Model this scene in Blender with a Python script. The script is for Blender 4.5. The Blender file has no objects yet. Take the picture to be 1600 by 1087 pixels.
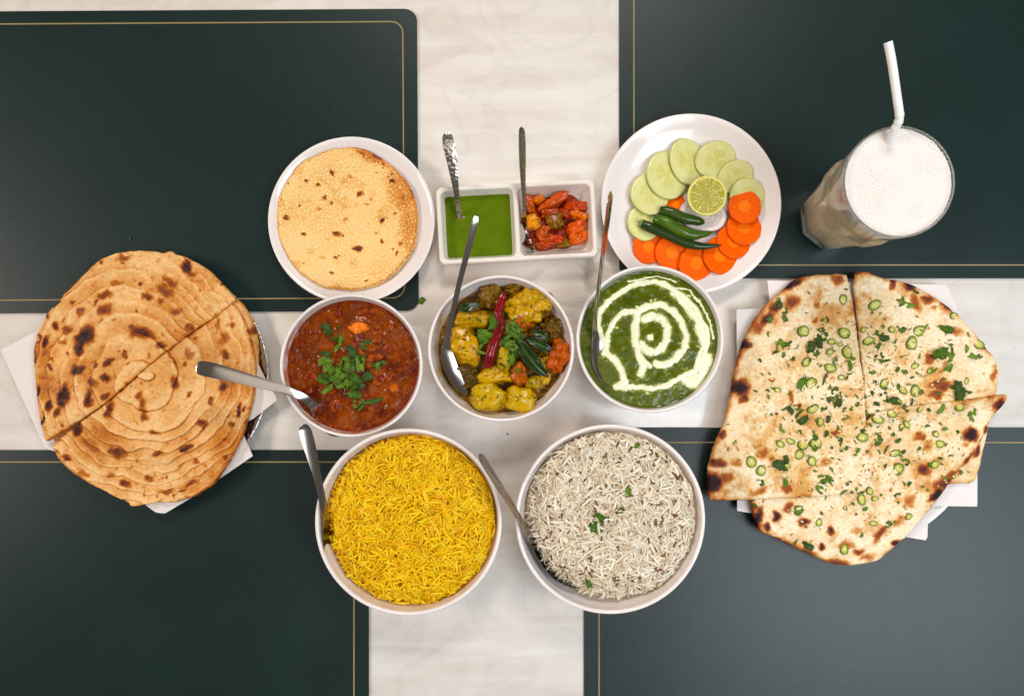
import bpy, bmesh, math, random
import numpy as np
from mathutils import Vector, Matrix, Euler

random.seed(7)
RNG = np.random.default_rng(7)
PI = math.pi
mm = 0.001
scene = bpy.context.scene
COL = scene.collection

# ------------------------------------------------------------------ camera
CAM_H = 0.80            # metres above the table top, looking straight down
S = 0.000625            # metres on the table for one photograph pixel
NX, NY = 795.0, 610.0   # photograph pixel straight below the lens
cam_d = bpy.data.cameras.new('camera')
cam = bpy.data.objects.new('camera', cam_d)
COL.objects.link(cam)
cam.location = (0, 0, CAM_H)
cam_d.sensor_width = 36.0
cam_d.lens = 36.0 * CAM_H / (1600 * S)
cam_d.shift_x = (800 - NX) / 1600.0
cam_d.shift_y = (NY - 543.5) / 1600.0
cam_d.clip_start = 0.02
cam_d.clip_end = 20
scene.camera = cam

# ------------------------------------------------------------------ light
world = bpy.data.worlds.new('World')
scene.world = world
world.use_nodes = True
bg = world.node_tree.nodes['Background']
bg.inputs[0].default_value = (1.0, 0.95, 0.88, 1)
bg.inputs[1].default_value = 0.17


def ceiling_lamp(name, loc, sx, sy, power, col):
    d = bpy.data.lights.new(name, 'AREA')
    d.shape = 'RECTANGLE'
    d.size, d.size_y = sx, sy
    d.energy = power
    d.color = col
    o = bpy.data.objects.new(name, d)
    COL.objects.link(o)
    o.location = loc
    return o


ceiling_lamp('ceiling_lamp', (1.12, -0.5, 1.6), 1.2, 1.0, 33, (0.83, 0.92, 1.0))
ceiling_lamp('ceiling_lamp', (0.08, -0.32, 2.3), 1.2, 1.2, 6, (1.0, 0.95, 0.88))
ceiling_lamp('ceiling_lamp', (0.2, 2.2, 2.5), 1.0, 0.7, 62, (1.0, 0.93, 0.84))
ceiling_lamp('ceiling_lamp', (-3.0, 0.2, 2.4), 0.9, 1.1, 95, (1.0, 0.89, 0.80))
scene.view_settings.view_transform = 'Standard'
scene.view_settings.look = 'None'
scene.view_settings.exposure = -0.13
scene.view_settings.gamma = 1.0
scene.cycles.caustics_reflective = False

# ------------------------------------------------------------------ helpers


def P(x, y, z=0.0):
    """photograph pixel seen at height z (metres) -> point in the place"""
    k = S * (CAM_H - z) / CAM_H
    return np.array([(x - NX) * k, (NY - y) * k, z])


def PX(pts, z):
    return np.array([P(a, b, z) for a, b in pts])


def pxl(n, z):
    """length of n photograph pixels at height z"""
    return n * S * (CAM_H - z) / CAM_H


def zoom(x0, y0, k):
    return lambda x, y: (x0 + x / k, y0 + y / k)


def lin(c):
    c = np.asarray(c, float) / 255.0
    return np.where(c <= 0.04045, c / 12.92, ((c + 0.055) / 1.055) ** 2.4)


def mixc(a, b, t):
    t = np.clip(np.asarray(t), 0, 1)[..., None]
    return a * (1 - t) + b * t


def sstep(a, b, x):
    t = np.clip((x - a) / (b - a), 0, 1)
    return t * t * (3 - 2 * t)


def _hash(xi, yi, zi, seed):
    with np.errstate(over='ignore'):
        h = (xi.astype(np.uint32) * np.uint32(374761393) + yi.astype(np.uint32) * np.uint32(668265263)
             + zi.astype(np.uint32) * np.uint32(2147483647 - 58) + np.uint32((seed * 974634773 + 12345) & 0xffffffff))
        h = (h ^ (h >> np.uint32(13))) * np.uint32(1274126177)
        h = (h ^ (h >> np.uint32(16))) * np.uint32(2246822519)
        h = h ^ (h >> np.uint32(15))
    return h.astype(np.float64) / 4294967295.0


def noise3(x, y, z, seed=0):
    x = np.asarray(x, float) + 1000; y = np.asarray(y, float) + 1000; z = np.asarray(z, float) + 1000
    xi, yi, zi = np.floor(x).astype(np.int64), np.floor(y).astype(np.int64), np.floor(z).astype(np.int64)
    fx, fy, fz = x - xi, y - yi, z - zi
    fx, fy, fz = fx * fx * (3 - 2 * fx), fy * fy * (3 - 2 * fy), fz * fz * (3 - 2 * fz)
    r = 0
    for dz in (0, 1):
        for dy in (0, 1):
            for dx in (0, 1):
                w = (fx if dx else 1 - fx) * (fy if dy else 1 - fy) * (fz if dz else 1 - fz)
                r = r + w * _hash(xi + dx, yi + dy, zi + dz, seed)
    return r * 2 - 1


def noise2(x, y, seed=0):
    x = np.asarray(x, float) + 1000; y = np.asarray(y, float) + 1000
    xi, yi = np.floor(x).astype(np.int64), np.floor(y).astype(np.int64)
    fx, fy = x - xi, y - yi
    fx, fy = fx * fx * (3 - 2 * fx), fy * fy * (3 - 2 * fy)
    z = np.zeros_like(xi)
    return ((_hash(xi, yi, z, seed) * (1 - fx) + _hash(xi + 1, yi, z, seed) * fx) * (1 - fy)
            + (_hash(xi, yi + 1, z, seed) * (1 - fx) + _hash(xi + 1, yi + 1, z, seed) * fx) * fy) * 2 - 1


def fbm(x, y, seed=0, octv=4, gain=0.5):
    r, a, n = 0, 1.0, 0
    for k in range(octv):
        ca, sa = math.cos(k * 0.7), math.sin(k * 0.7)
        r = r + a * noise2((x * ca - y * sa) * 2 ** k, (x * sa + y * ca) * 2 ** k, seed + k * 17)
        n += a
        a *= gain
    return r / n


def cells(x, y, seed=0, jit=0.8):
    """distance to the nearest and second nearest jittered cell point"""
    xi, yi = np.floor(x), np.floor(y)
    f1 = np.full(np.shape(x), 9.0); f2 = np.full(np.shape(x), 9.0)
    for dy in (-1, 0, 1):
        for dx in (-1, 0, 1):
            cx, cy = (xi + dx).astype(np.int64) + 5000, (yi + dy).astype(np.int64) + 5000
            px = xi + dx + 0.5 + jit * (_hash(cx, cy, cx * 0, seed) - 0.5)
            py = yi + dy + 0.5 + jit * (_hash(cx, cy, cx * 0, seed + 91) - 0.5)
            d = np.hypot(x - px, y - py)
            f2 = np.minimum(f2, np.maximum(f1, d))
            f1 = np.minimum(f1, d)
    return f1, f2


# --- objects
BASE = {}


def thing(name, label, cat, base=(0, 0, 0), group=None):
    o = bpy.data.objects.new(name, None)
    COL.objects.link(o)
    o.empty_display_size = 0.01
    o.location = base
    tag(o, label, cat, group)
    BASE[o.name] = np.array(base, float)
    return o


def tag(o, label, cat, group=None):
    o['label'] = label
    o['category'] = cat
    if group:
        o['group'] = group
    return o


def make_mesh(name, V, faces, cols=None, smooth=True, mat=None, sharp=None):
    V = np.asarray(V, np.float32)
    me = bpy.data.meshes.new(name)
    me.vertices.add(len(V))
    me.vertices.foreach_set('co', V.ravel())
    loops, starts, n = [], [], 0
    for f in faces:
        f = np.asarray(f, np.int32)
        if f.size == 0:
            continue
        loops.append(f.ravel())
        starts.append(n + np.arange(len(f), dtype=np.int32) * f.shape[1])
        n += f.size
    loops = np.concatenate(loops); starts = np.concatenate(starts)
    me.loops.add(len(loops))
    me.loops.foreach_set('vertex_index', loops)
    me.polygons.add(len(starts))
    me.polygons.foreach_set('loop_start', starts)
    me.update(calc_edges=True)
    me.validate()
    if smooth:
        me.shade_smooth()
        if sharp:
            me.set_sharp_from_angle(angle=math.radians(sharp))
    if cols is not None:
        c = np.ones((len(V), 4), np.float32)
        c[:, :3] = np.clip(cols, 0, 1)
        a = me.color_attributes.new('Col', 'FLOAT_COLOR', 'POINT')
        a.data.foreach_set('color', c.ravel())
    if mat:
        me.materials.append(mat)
    return me


def put(name, V, faces, mat, parent=None, cols=None, smooth=True, base=None, sharp=None):
    """one mesh object; V in place coordinates"""
    V = np.asarray(V, float)
    if parent is not None:
        b = BASE[parent.name]
        o = bpy.data.objects.new(name, make_mesh(name, V - b, faces, cols, smooth, mat, sharp))
        COL.objects.link(o)
        o.parent = parent
        BASE[o.name] = b
    else:
        b = np.array(base if base is not None else (*V[:, :2].mean(0), V[:, 2].min()), float)
        o = bpy.data.objects.new(name, make_mesh(name, V - b, faces, cols, smooth, mat, sharp))
        COL.objects.link(o)
        o.location = b
        BASE[o.name] = b
    return o


def inst(name, me, parent, loc, rot=(0, 0, 0), scale=(1, 1, 1)):
    o = bpy.data.objects.new(name, me)
    COL.objects.link(o)
    o.parent = parent
    o.location = np.asarray(loc) - BASE[parent.name]
    o.rotation_euler = rot
    o.scale = scale
    return o


def polar_faces(N, K, close=False):
    """centre vertex 0, rings 1..K of N vertices; close adds a last centre vertex"""
    j = np.arange(N); jn = (j + 1) % N
    tris = [np.stack([np.zeros(N, int), 1 + j, 1 + jn], 1)]
    k = np.arange(K - 1)[:, None]
    a = 1 + k * N + j; b = 1 + k * N + jn
    quads = np.stack([a, a + N, b + N, b], -1).reshape(-1, 4)
    if close:
        l = 1 + (K - 1) * N
        tris.append(np.stack([np.full(N, 1 + K * N), l + jn, l + j], 1))
    return [quads, np.concatenate(tris)]


def resample(pts, n, closed=True, smooth=0):
    p = np.asarray(pts, float)
    if smooth:                                   # Chaikin corner cutting
        for _ in range(smooth):
            q = np.roll(p, -1, 0)
            p = np.stack([p * 0.75 + q * 0.25, p * 0.25 + q * 0.75], 1).reshape(-1, p.shape[1])
    if closed:
        p = np.vstack([p, p[:1]])
    d = np.r_[0, np.cumsum(np.linalg.norm(np.diff(p, axis=0), axis=1))]
    t = np.linspace(0, d[-1], n, endpoint=not closed)
    return np.stack([np.interp(t, d, p[:, i]) for i in range(p.shape[1])], 1)


def spline(pts, n):
    """Catmull-Rom through rows of pts, n samples"""
    p = np.asarray(pts, float)
    p = np.vstack([2 * p[0] - p[1], p, 2 * p[-1] - p[-2]])
    m = len(p) - 3
    t = np.linspace(0, m, n); i = np.minimum(t.astype(int), m - 1); f = (t - i)[:, None]
    a, b, c, d = p[i], p[i + 1], p[i + 2], p[i + 3]
    return 0.5 * (2 * b + (c - a) * f + (2 * a - 5 * b + 4 * c - d) * f ** 2 + (3 * b - a - 3 * c + d) * f ** 3)


def seg_dist(x, y, pts):
    """distance of points to a polyline"""
    d = np.full(np.shape(x), 1e9)
    for (ax, ay), (bx, by) in zip(pts[:-1], pts[1:]):
        vx, vy = bx - ax, by - ay
        t = np.clip(((x - ax) * vx + (y - ay) * vy) / (vx * vx + vy * vy + 1e-18), 0, 1)
        d = np.minimum(d, np.hypot(x - ax - t * vx, y - ay - t * vy))
    return d


def slab(outline, centre, zfn, colfn, z0fn, N=420, K=60, rnd=3 * mm, smooth_outline=1, rough_edge=0.0, seed=3):
    """bread-like piece with a traced outline (place x,y), real thickness and a modelled top"""
    o = resample(outline, N, True, smooth_outline)
    c = np.asarray(centre, float)
    if rough_edge:
        dirv = (o - c) / np.linalg.norm(o - c, axis=1)[:, None]
        o = o + dirv * (rough_edge * fbm(o[:, 0] * 180, o[:, 1] * 180, seed, 3))[:, None]
    t = np.linspace(0, 1, K + 1)[1:]
    t = 1 - (1 - t) ** 1.25
    ring = c + t[:, None, None] * (o - c)[None]
    xy = np.vstack([c[None], ring.reshape(-1, 2)])
    d = np.empty(len(xy))
    for i in range(0, len(xy), 4000):
        q = xy[i:i + 4000]
        d[i:i + 4000] = np.sqrt(((q[:, None] - o[None]) ** 2).sum(-1)).min(1)
    prof = np.sqrt(np.clip(1 - (1 - np.clip(d / rnd, 0, 1)) ** 2, 0, 1))
    z0 = z0fn(xy[:, 0], xy[:, 1])
    th = zfn(xy[:, 0], xy[:, 1], d)
    z = z0 + th * (0.35 + 0.65 * prof)
    V = np.column_stack([xy, z])
    col = colfn(xy[:, 0], xy[:, 1], d)
    last = V[-N:]
    side = last.copy(); side[:, :2] += (last[:, :2] - c) * 0.002; side[:, 2] = z0[-N:] + th[-N:] * 0.2
    rings = []
    for f in (0.985, 0.88, 0.76, 0.64, 0.52, 0.4, 0.28, 0.15):
        q = last.copy(); q[:, :2] = c + (last[:, :2] - c) * f; q[:, 2] = z0fn(q[:, 0], q[:, 1])
        rings.append(q)
    bc = np.array([[c[0], c[1], float(z0[0])]])
    V = np.vstack([V, side] + rings + [bc])
    col = np.vstack([col, col[-N:]] + [col[-N:]] * len(rings) + [col[:1]])
    return V, polar_faces(N, K + 1 + len(rings), True), col


def lathe(prof, centre, N=96, z=0.0):
    """closed profile [(r,z)...] starting and ending on the axis"""
    p = np.asarray(prof, float)
    a = np.linspace(0, 2 * PI, N, endpoint=False)
    rings = np.stack([p[1:-1, 0][:, None] * np.cos(a), p[1:-1, 0][:, None] * np.sin(a),
                      np.repeat(p[1:-1, 1][:, None], N, 1)], -1)
    V = np.vstack([[[0, 0, p[0, 1]]], rings.reshape(-1, 3), [[0, 0, p[-1, 1]]]])
    V = V + np.array([centre[0], centre[1], z])
    return V, [f[:, ::-1] for f in polar_faces(N, len(p) - 2, True)]


def frames(path):
    t = np.gradient(path, axis=0)
    t /= np.linalg.norm(t, axis=1)[:, None] + 1e-12
    up = np.array([0, 0, 1.0])
    s = np.cross(t, up)
    s /= np.linalg.norm(s, axis=1)[:, None] + 1e-9
    u = np.cross(s, t)
    return t, s, u


def tube(path, radii, n=10, flat=1.0, up=None):
    path = np.asarray(path, float)
    radii = np.broadcast_to(radii, (len(path),))
    t = np.gradient(path, axis=0); t /= np.linalg.norm(t, axis=1)[:, None] + 1e-12
    ref = np.array(up if up is not None else (0, 0, 1.0))
    if abs(np.dot(t[len(t) // 2], ref)) > 0.9:
        ref = np.array([0, 1.0, 0])
    s = np.cross(t, ref); s /= np.linalg.norm(s, axis=1)[:, None] + 1e-9
    u = np.cross(s, t)
    a = np.linspace(0, 2 * PI, n, endpoint=False)
    R = (path[:, None] + radii[:, None, None] * (np.cos(a)[None, :, None] * s[:, None] + flat * np.sin(a)[None, :, None] * u[:, None]))
    V = np.vstack([path[:1], R.reshape(-1, 3), path[-1:]])
    return V, polar_faces(n, len(path), True)


def join(parts):
    Vs, qs, ts, off = [], [], [], 0
    for V, F in parts:
        Vs.append(V)
        for f in F:
            (qs if f.shape[1] == 4 else ts).append(f + off)
        off += len(V)
    out = []
    if qs: out.append(np.concatenate(qs))
    if ts: out.append(np.concatenate(ts))
    return np.vstack(Vs), out


_ico = {}


def ico(sub):
    if sub not in _ico:
        bm = bmesh.new()
        bmesh.ops.create_icosphere(bm, subdivisions=sub, radius=1)
        V = np.array([v.co[:] for v in bm.verts]); F = np.array([[v.index for v in f.verts] for f in bm.faces])
        bm.free()
        _ico[sub] = (V, F)
    return _ico[sub]


def lump(centre, r, rot=0, seed=0, amp=0.18, freq=1.6, box=0.0, sub=4, fine=0.03, tilt=(0, 0)):
    """irregular food chunk: ball-to-box blend with uneven surface"""
    V, F = ico(sub)
    V = V.copy()
    if box:
        e = 2 + 8 * box
        n = (np.abs(V) ** e).sum(1) ** (1 / e)
        V = V / n[:, None]
    o = seed * 3.7
    k = 1 + amp * noise3(V[:, 0] * freq + o, V[:, 1] * freq, V[:, 2] * freq, seed) + fine * noise3(V[:, 0] * 7 + o, V[:, 1] * 7, V[:, 2] * 7, seed + 5)
    N0 = V.copy()
    V = V * k[:, None] * np.asarray(r)
    M = np.array((Matrix.Rotation(rot, 3, 'Z') @ Matrix.Rotation(tilt[0], 3, 'X') @ Matrix.Rotation(tilt[1], 3, 'Y')))
    return V @ M.T + np.asarray(centre), [F], N0


# --- materials
MATS = {}


def principled(name):
    m = bpy.data.materials.new(name)
    m.use_nodes = True
    nt = m.node_tree
    return m, nt, nt.nodes['Principled BSDF']


def add_bump(nt, b, scale, strength, dist=0.0005, detail=4, kind='noise', stretch=None, prev=None):
    tc = nt.nodes.new('ShaderNodeTexCoord')
    src = tc.outputs['Object']
    if stretch:
        mp = nt.nodes.new('ShaderNodeMapping'); mp.inputs['Scale'].default_value = stretch
        nt.links.new(src, mp.inputs['Vector']); src = mp.outputs[0]
    if kind == 'noise':
        t = nt.nodes.new('ShaderNodeTexNoise'); t.inputs['Detail'].default_value = detail
    else:
        t = nt.nodes.new('ShaderNodeTexVoronoi')
    t.inputs['Scale'].default_value = scale
    nt.links.new(src, t.inputs['Vector'])
    bp = nt.nodes.new('ShaderNodeBump')
    bp.inputs['Strength'].default_value = strength
    bp.inputs['Distance'].default_value = dist
    nt.links.new(t.outputs[0], bp.inputs['Height'])
    if prev: nt.links.new(prev.outputs[0], bp.inputs['Normal'])
    nt.links.new(bp.outputs[0], b.inputs['Normal'])
    return bp


def food(name, rough=0.5, bump=None, sss=0.0, radius=(2, 1, 0.5), spec=0.5, coat=0.0, coat_rough=0.08, colour=None, vary=0.0, vscale=300):
    """material whose colour is the food's own colour stored on its mesh (or one plain colour)"""
    m, nt, b = principled(name)
    if colour is None:
        a = nt.nodes.new('ShaderNodeAttribute'); a.attribute_name = 'Col'
        src = a.outputs['Color']
    else:
        r = nt.nodes.new('ShaderNodeRGB'); r.outputs[0].default_value = (*lin(colour), 1)
        src = r.outputs[0]
    if vary:
        tc = nt.nodes.new('ShaderNodeTexCoord')
        t = nt.nodes.new('ShaderNodeTexNoise'); t.inputs['Scale'].default_value = vscale; t.inputs['Detail'].default_value = 3
        nt.links.new(tc.outputs['Object'], t.inputs['Vector'])
        mr = nt.nodes.new('ShaderNodeMapRange')
        mr.inputs['From Min'].default_value = 0.3; mr.inputs['From Max'].default_value = 0.7
        mr.inputs['To Min'].default_value = 1 - vary; mr.inputs['To Max'].default_value = 1 + vary
        nt.links.new(t.outputs[0], mr.inputs['Value'])
        vm = nt.nodes.new('ShaderNodeVectorMath'); vm.operation = 'SCALE'
        nt.links.new(src, vm.inputs[0]); nt.links.new(mr.outputs[0], vm.inputs['Scale'])
        src = vm.outputs[0]
    nt.links.new(src, b.inputs['Base Color'])
    b.inputs['Roughness'].default_value = rough
    b.inputs['Specular IOR Level'].default_value = spec
    if coat:
        b.inputs['Coat Weight'].default_value = coat
        b.inputs['Coat Roughness'].default_value = coat_rough
    if sss:
        b.inputs['Subsurface Weight'].default_value = sss
        b.inputs['Subsurface Radius'].default_value = radius
        b.inputs['Subsurface Scale'].default_value = 0.001
    if bump:
        add_bump(nt, b, *bump)
    return m


def metal(name, colour, rough, bump=None, kind='noise'):
    m, nt, b = principled(name)
    b.inputs['Base Color'].default_value = (*lin(colour), 1)
    b.inputs['Metallic'].default_value = 1
    b.inputs['Roughness'].default_value = rough
    if bump:
        add_bump(nt, b, *bump, kind=kind)
    return m


M_porcelain = food('porcelain', 0.12, (40, 0.03, 0.0005), colour=(236, 226, 222), spec=0.5)
M_bowl = food('bowl_porcelain', 0.12, (40, 0.03, 0.0005), spec=0.5)
M_melamine = food('white_dish', 0.18, (60, 0.04, 0.0005), colour=(232, 222, 212), spec=0.5)
M_steel = metal('polished_steel', (168, 158, 150), 0.18, (60, 0.06, 0.0006))
M_hammer = metal('hammered_steel', (176, 168, 160), 0.22, (300, 0.4, 0.0010), 'voronoi')
M_foil = metal('crinkled_foil', (215, 212, 210), 0.22, (170, 0.9, 0.002))
M_paper = food('greaseproof_paper', 0.55, (120, 0.25, 0.0006), colour=(224, 214, 210), sss=0.0)
M_bread = food('baked_bread', 0.55, (520, 0.9, 0.0011), spec=0.12, vary=0.14, vscale=420)
M_oily = food('oily_flatbread', 0.42, (650, 0.5, 0.0006), spec=0.16, vary=0.13, vscale=380)
M_crisp = food('papad_crisp', 0.55, (900, 0.3, 0.0004), spec=0.1, vary=0.04, vscale=600)
M_sauce = food('wet_sauce', 0.15, (420, 0.2, 0.0006), spec=0.22, vary=0.22, vscale=420)
M_smooth_sauce = food('smooth_sauce', 0.12, (260, 0.1, 0.0006), spec=0.28)
M_chutney = food('chutney', 0.2, (900, 0.25, 0.0004), spec=0.16, vary=0.2, vscale=800)
M_cream = food('cream', 0.25, (300, 0.15, 0.0004), sss=0.2, spec=0.5)
M_veg = food('cooked_vegetable', 0.16, (480, 0.2, 0.0006), spec=0.26, sss=0.0, vary=0.16, vscale=420)
M_raw = food('raw_vegetable', 0.3, (700, 0.2, 0.0004), spec=0.09, sss=0.0, vary=0.04, vscale=900)
M_wet_raw = food('wet_raw_vegetable', 0.2, (600, 0.16, 0.0003), spec=0.4, sss=0.15, vary=0.03, vscale=700)
M_chilli = food('chilli_skin', 0.17, (190, 0.2, 0.0007), spec=0.35)
M_leaf = food('herb_leaf', 0.45, (500, 0.35, 0.0004), spec=0.12, vary=0.22, vscale=260)
M_rice = food('rice', 0.3, None, spec=0.2, sss=0.2, radius=(1.8, 1.4, 0.8), vary=0.10, vscale=120)
M_foam = food('drink_foam', 0.6, (420, 0.5, 0.0010), colour=(230, 222, 215), vary=0.06, vscale=700, spec=.2)
M_lassi = food('milky_drink', 0.4, None, colour=(252, 230, 196), sss=0.85, radius=(14, 11, 8), vary=0.05, vscale=60)
M_straw = food('straw_plastic', 0.28, None, colour=(245, 242, 238), sss=0.2)
M_gold = food('gold_line', 0.42, None, colour=(150, 132, 84))

# ------------------------------------------------------------------ table top and placemats
def marble():
    m, nt, b = principled('marble_laminate')
    N, L = nt.nodes, nt.links
    tc = N.new('ShaderNodeTexCoord')

    def nz(scale, sc, det, dist=0.0):
        mp = N.new('ShaderNodeMapping'); mp.inputs['Scale'].default_value = sc
        L.new(tc.outputs['Object'], mp.inputs['Vector'])
        t = N.new('ShaderNodeTexNoise'); t.inputs['Scale'].default_value = scale
        t.inputs['Detail'].default_value = det; t.inputs['Distortion'].default_value = dist
        L.new(mp.outputs[0], t.inputs['Vector'])
        return t

    def ramp(src, stops):
        r = N.new('ShaderNodeValToRGB')
        e = r.color_ramp.elements
        while len(e) < len(stops): e.new(0.5)
        for q, (p, c) in zip(e, stops):
            q.position = p; q.color = (*c, 1)
        L.new(src, r.inputs[0])
        return r

    g = nz(6, (1.2, 9, 1), 6, 0.6)          # long soft grain running across
    c = ramp(g.outputs[0], [(0.25, lin((222, 211, 201))), (0.5, lin((231, 223, 215))), (0.75, lin((238, 232, 226)))])
    f = nz(22, (0.8, 14, 1), 4, 1.2)        # fine streaks
    fr = ramp(f.outputs[0], [(0.47, (0, 0, 0)), (0.5, (1, 1, 1)), (0.53, (0, 0, 0))])
    mx = N.new('ShaderNodeMix'); mx.data_type = 'RGBA'
    L.new(c.outputs[0], mx.inputs['A']); mx.inputs['B'].default_value = (*lin((206, 196, 188)), 1)
    mf = N.new('ShaderNodeMath'); mf.operation = 'MULTIPLY'; mf.inputs[1].default_value = 0.14
    L.new(fr.outputs[0], mf.inputs[0]); L.new(mf.outputs[0], mx.inputs['Factor'])
    # grey veins of the stone print, strongest in one patch by the divided dish
    v = nz(9, (1, 1.3, 1), 7, 1.6)
    vr = ramp(v.outputs[0], [(0.455, (0, 0, 0)), (0.495, (1, 1, 1)), (0.50, (1, 1, 1)), (0.56, (0, 0, 0))])
    vm = N.new('ShaderNodeVectorMath'); vm.operation = 'DISTANCE'
    p = P(900, 432)
    vm.inputs[1].default_value = tuple(p)
    L.new(tc.outputs['Object'], vm.inputs[0])
    dr = N.new('ShaderNodeMapRange'); dr.inputs['From Min'].default_value = 0.012; dr.inputs['From Max'].default_value = 0.055
    dr.inputs['To Min'].default_value = 0.62; dr.inputs['To Max'].default_value = 0.10
    L.new(vm.outputs['Value'], dr.inputs['Value'])
    vf = N.new('ShaderNodeMath'); vf.operation = 'MULTIPLY'
    L.new(vr.outputs[0], vf.inputs[0]); L.new(dr.outputs[0], vf.inputs[1])
    m2 = N.new('ShaderNodeMix'); m2.data_type = 'RGBA'
    L.new(mx.outputs['Result'], m2.inputs['A']); m2.inputs['B'].default_value = (*lin((150, 146, 142)), 1)
    L.new(vf.outputs[0], m2.inputs['Factor'])
    L.new(m2.outputs['Result'], b.inputs['Base Color'])
    rr = ramp(nz(14, (1, 1, 1), 5).outputs[0], [(0.3, (0.10,) * 3), (0.7, (0.2,) * 3)])
    L.new(rr.outputs[0], b.inputs['Roughness'])
    b.inputs['Specular IOR Level'].default_value = 0.5
    add_bump(nt, b, 90, 0.03, 0.0004)
    return m


tw, td = 0.95, 0.75
V = np.array([[x, y, z] for z in (0, -0.03) for x, y in ((-tw, -td), (tw, -td), (tw, td), (-tw, td))], float)
F = [np.array([[0, 1, 2, 3], [7, 6, 5, 4], [0, 4, 5, 1], [1, 5, 6, 2], [2, 6, 7, 3], [3, 7, 4, 0]])]
table = put('table_top', V, F, marble(), smooth=False, base=(0, 0, 0))
table['kind'] = 'structure'
table['label'] = 'cream marble-patterned table top with soft grey veins'


def leatherette():
    m, nt, b = principled('green_leatherette')
    N, L = nt.nodes, nt.links
    tc = N.new('ShaderNodeTexCoord')
    t = N.new('ShaderNodeTexNoise'); t.inputs['Scale'].default_value = 9; t.inputs['Detail'].default_value = 6
    L.new(tc.outputs['Object'], t.inputs['Vector'])
    r = N.new('ShaderNodeValToRGB')
    r.color_ramp.elements[0].position = 0.3; r.color_ramp.elements[0].color = (*lin((16, 34, 32)), 1)
    r.color_ramp.elements[1].position = 0.7; r.color_ramp.elements[1].color = (*lin((20, 40, 39)), 1)
    L.new(t.outputs[0], r.inputs[0]); L.new(r.outputs[0], b.inputs['Base Color'])
    b.inputs['Roughness'].default_value = 0.33
    b.inputs['Specular IOR Level'].default_value = 0.32
    bp = add_bump(nt, b, 1000, 0.15, 0.0005, kind='voronoi')
    add_bump(nt, b, 1500, 0.12, 0.0004, prev=bp)
    return m


M_mat = leatherette()


def rrect(x0, y0, x1, y1, r, n=10):
    pts = []
    for cx, cy, a0 in ((x1 - r, y0 + r, -PI / 2), (x1 - r, y1 - r, 0), (x0 + r, y1 - r, PI / 2), (x0 + r, y0 + r, PI)):
        for k in range(n + 1):
            a = a0 + PI / 2 * k / n
            pts.append((cx + r * math.cos(a), cy + r * math.sin(a)))
    return np.array(pts)


def placemat(edge, line, rot, pivot, label):
    z = 2.2 * mm
    o = PX(rrect(*edge, 20), z)[::-1]
    pv = P(*pivot, z)
    ca, sa = math.cos(rot), math.sin(rot)
    R = np.array([[ca, -sa], [sa, ca]])

    def turn(q):
        q = q.copy(); q[:, :2] = (q[:, :2] - pv[:2]) @ R.T + pv[:2]
        return q
    o = turn(o)
    n = len(o); c = o.mean(0)
    lo = o.copy(); lo[:, 2] = 0.1 * mm
    mid = c + (o - c) * 1.0012; mid[:, 2] = z - 0.5 * mm
    V = np.vstack([[c], o, mid, lo, [[c[0], c[1], 0.1 * mm]]])
    t = thing('placemat', label, 'placemat', (c[0], c[1], 0), 'four placemats around the table')
    put('mat_sheet', V, polar_faces(n, 3, True), M_mat, t, sharp=40)
    a = turn(PX(rrect(*line, 18), z)[::-1]); w = pxl(2.2, z)
    cc = a.mean(0)
    nx = np.roll(a, -1, 0) - np.roll(a, 1, 0)
    nx = np.stack([-nx[:, 1], nx[:, 0]], 1); nx /= np.linalg.norm(nx, axis=1)[:, None]
    ou, inn = a.copy(), a.copy()
    ou[:, :2] += nx * w / 2; inn[:, :2] -= nx * w / 2
    ou[:, 2] = inn[:, 2] = z + 0.12 * mm
    ob, ib = ou.copy(), inn.copy(); ob[:, 2] = ib[:, 2] = z - 0.2 * mm
    V = np.vstack([ob, ou, inn, ib]); m = len(a); j = np.arange(m); jn = (j + 1) % m
    F = np.concatenate([np.stack([k * m + j, k * m + jn, (k + 1) * m + jn, (k + 1) * m + j], 1) for k in range(3)])
    put('gold_border', V, [F], M_gold, t, smooth=False)


placemat((-75, 14, 654, 485), (-54, 34, 632, 465), math.radians(0.35), (654, 485), 'dark green placemat under the papad plate, top left')
placemat((968, -40, 1700, 434.5), (990.5, -19, 1679, 414), 0, (968, 434), 'dark green placemat under the salad plate and the milky drink')
placemat((-150, 703, 576, 1175), (-129, 721.5, 553, 1154), 0, (576, 703), 'dark green placemat beside the yellow rice, bottom left')
placemat((913, 668, 1642, 1142), (936, 691, 1621, 1121), 0, (913, 668), 'dark green placemat under the naan corner, bottom right')

# ------------------------------------------------------------------ crockery
BOWL = [(0, 1.5), (28, 1.5), (29, 0), (31.5, 0), (32.5, 2.5), (39, 5), (46, 10), (51, 17), (55.5, 25), (59.5, 34), (62.6, 44), (64.6, 52.5), (65, 54.4), (64.6, 55.4),
        (63.7, 55.8), (62.7, 55.4), (62.1, 54.2), (61.4, 50), (59.2, 42), (56, 33), (52, 25), (47, 17.5), (41.5, 11.5), (33, 7.6), (20, 6), (0, 5.5)]


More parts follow.
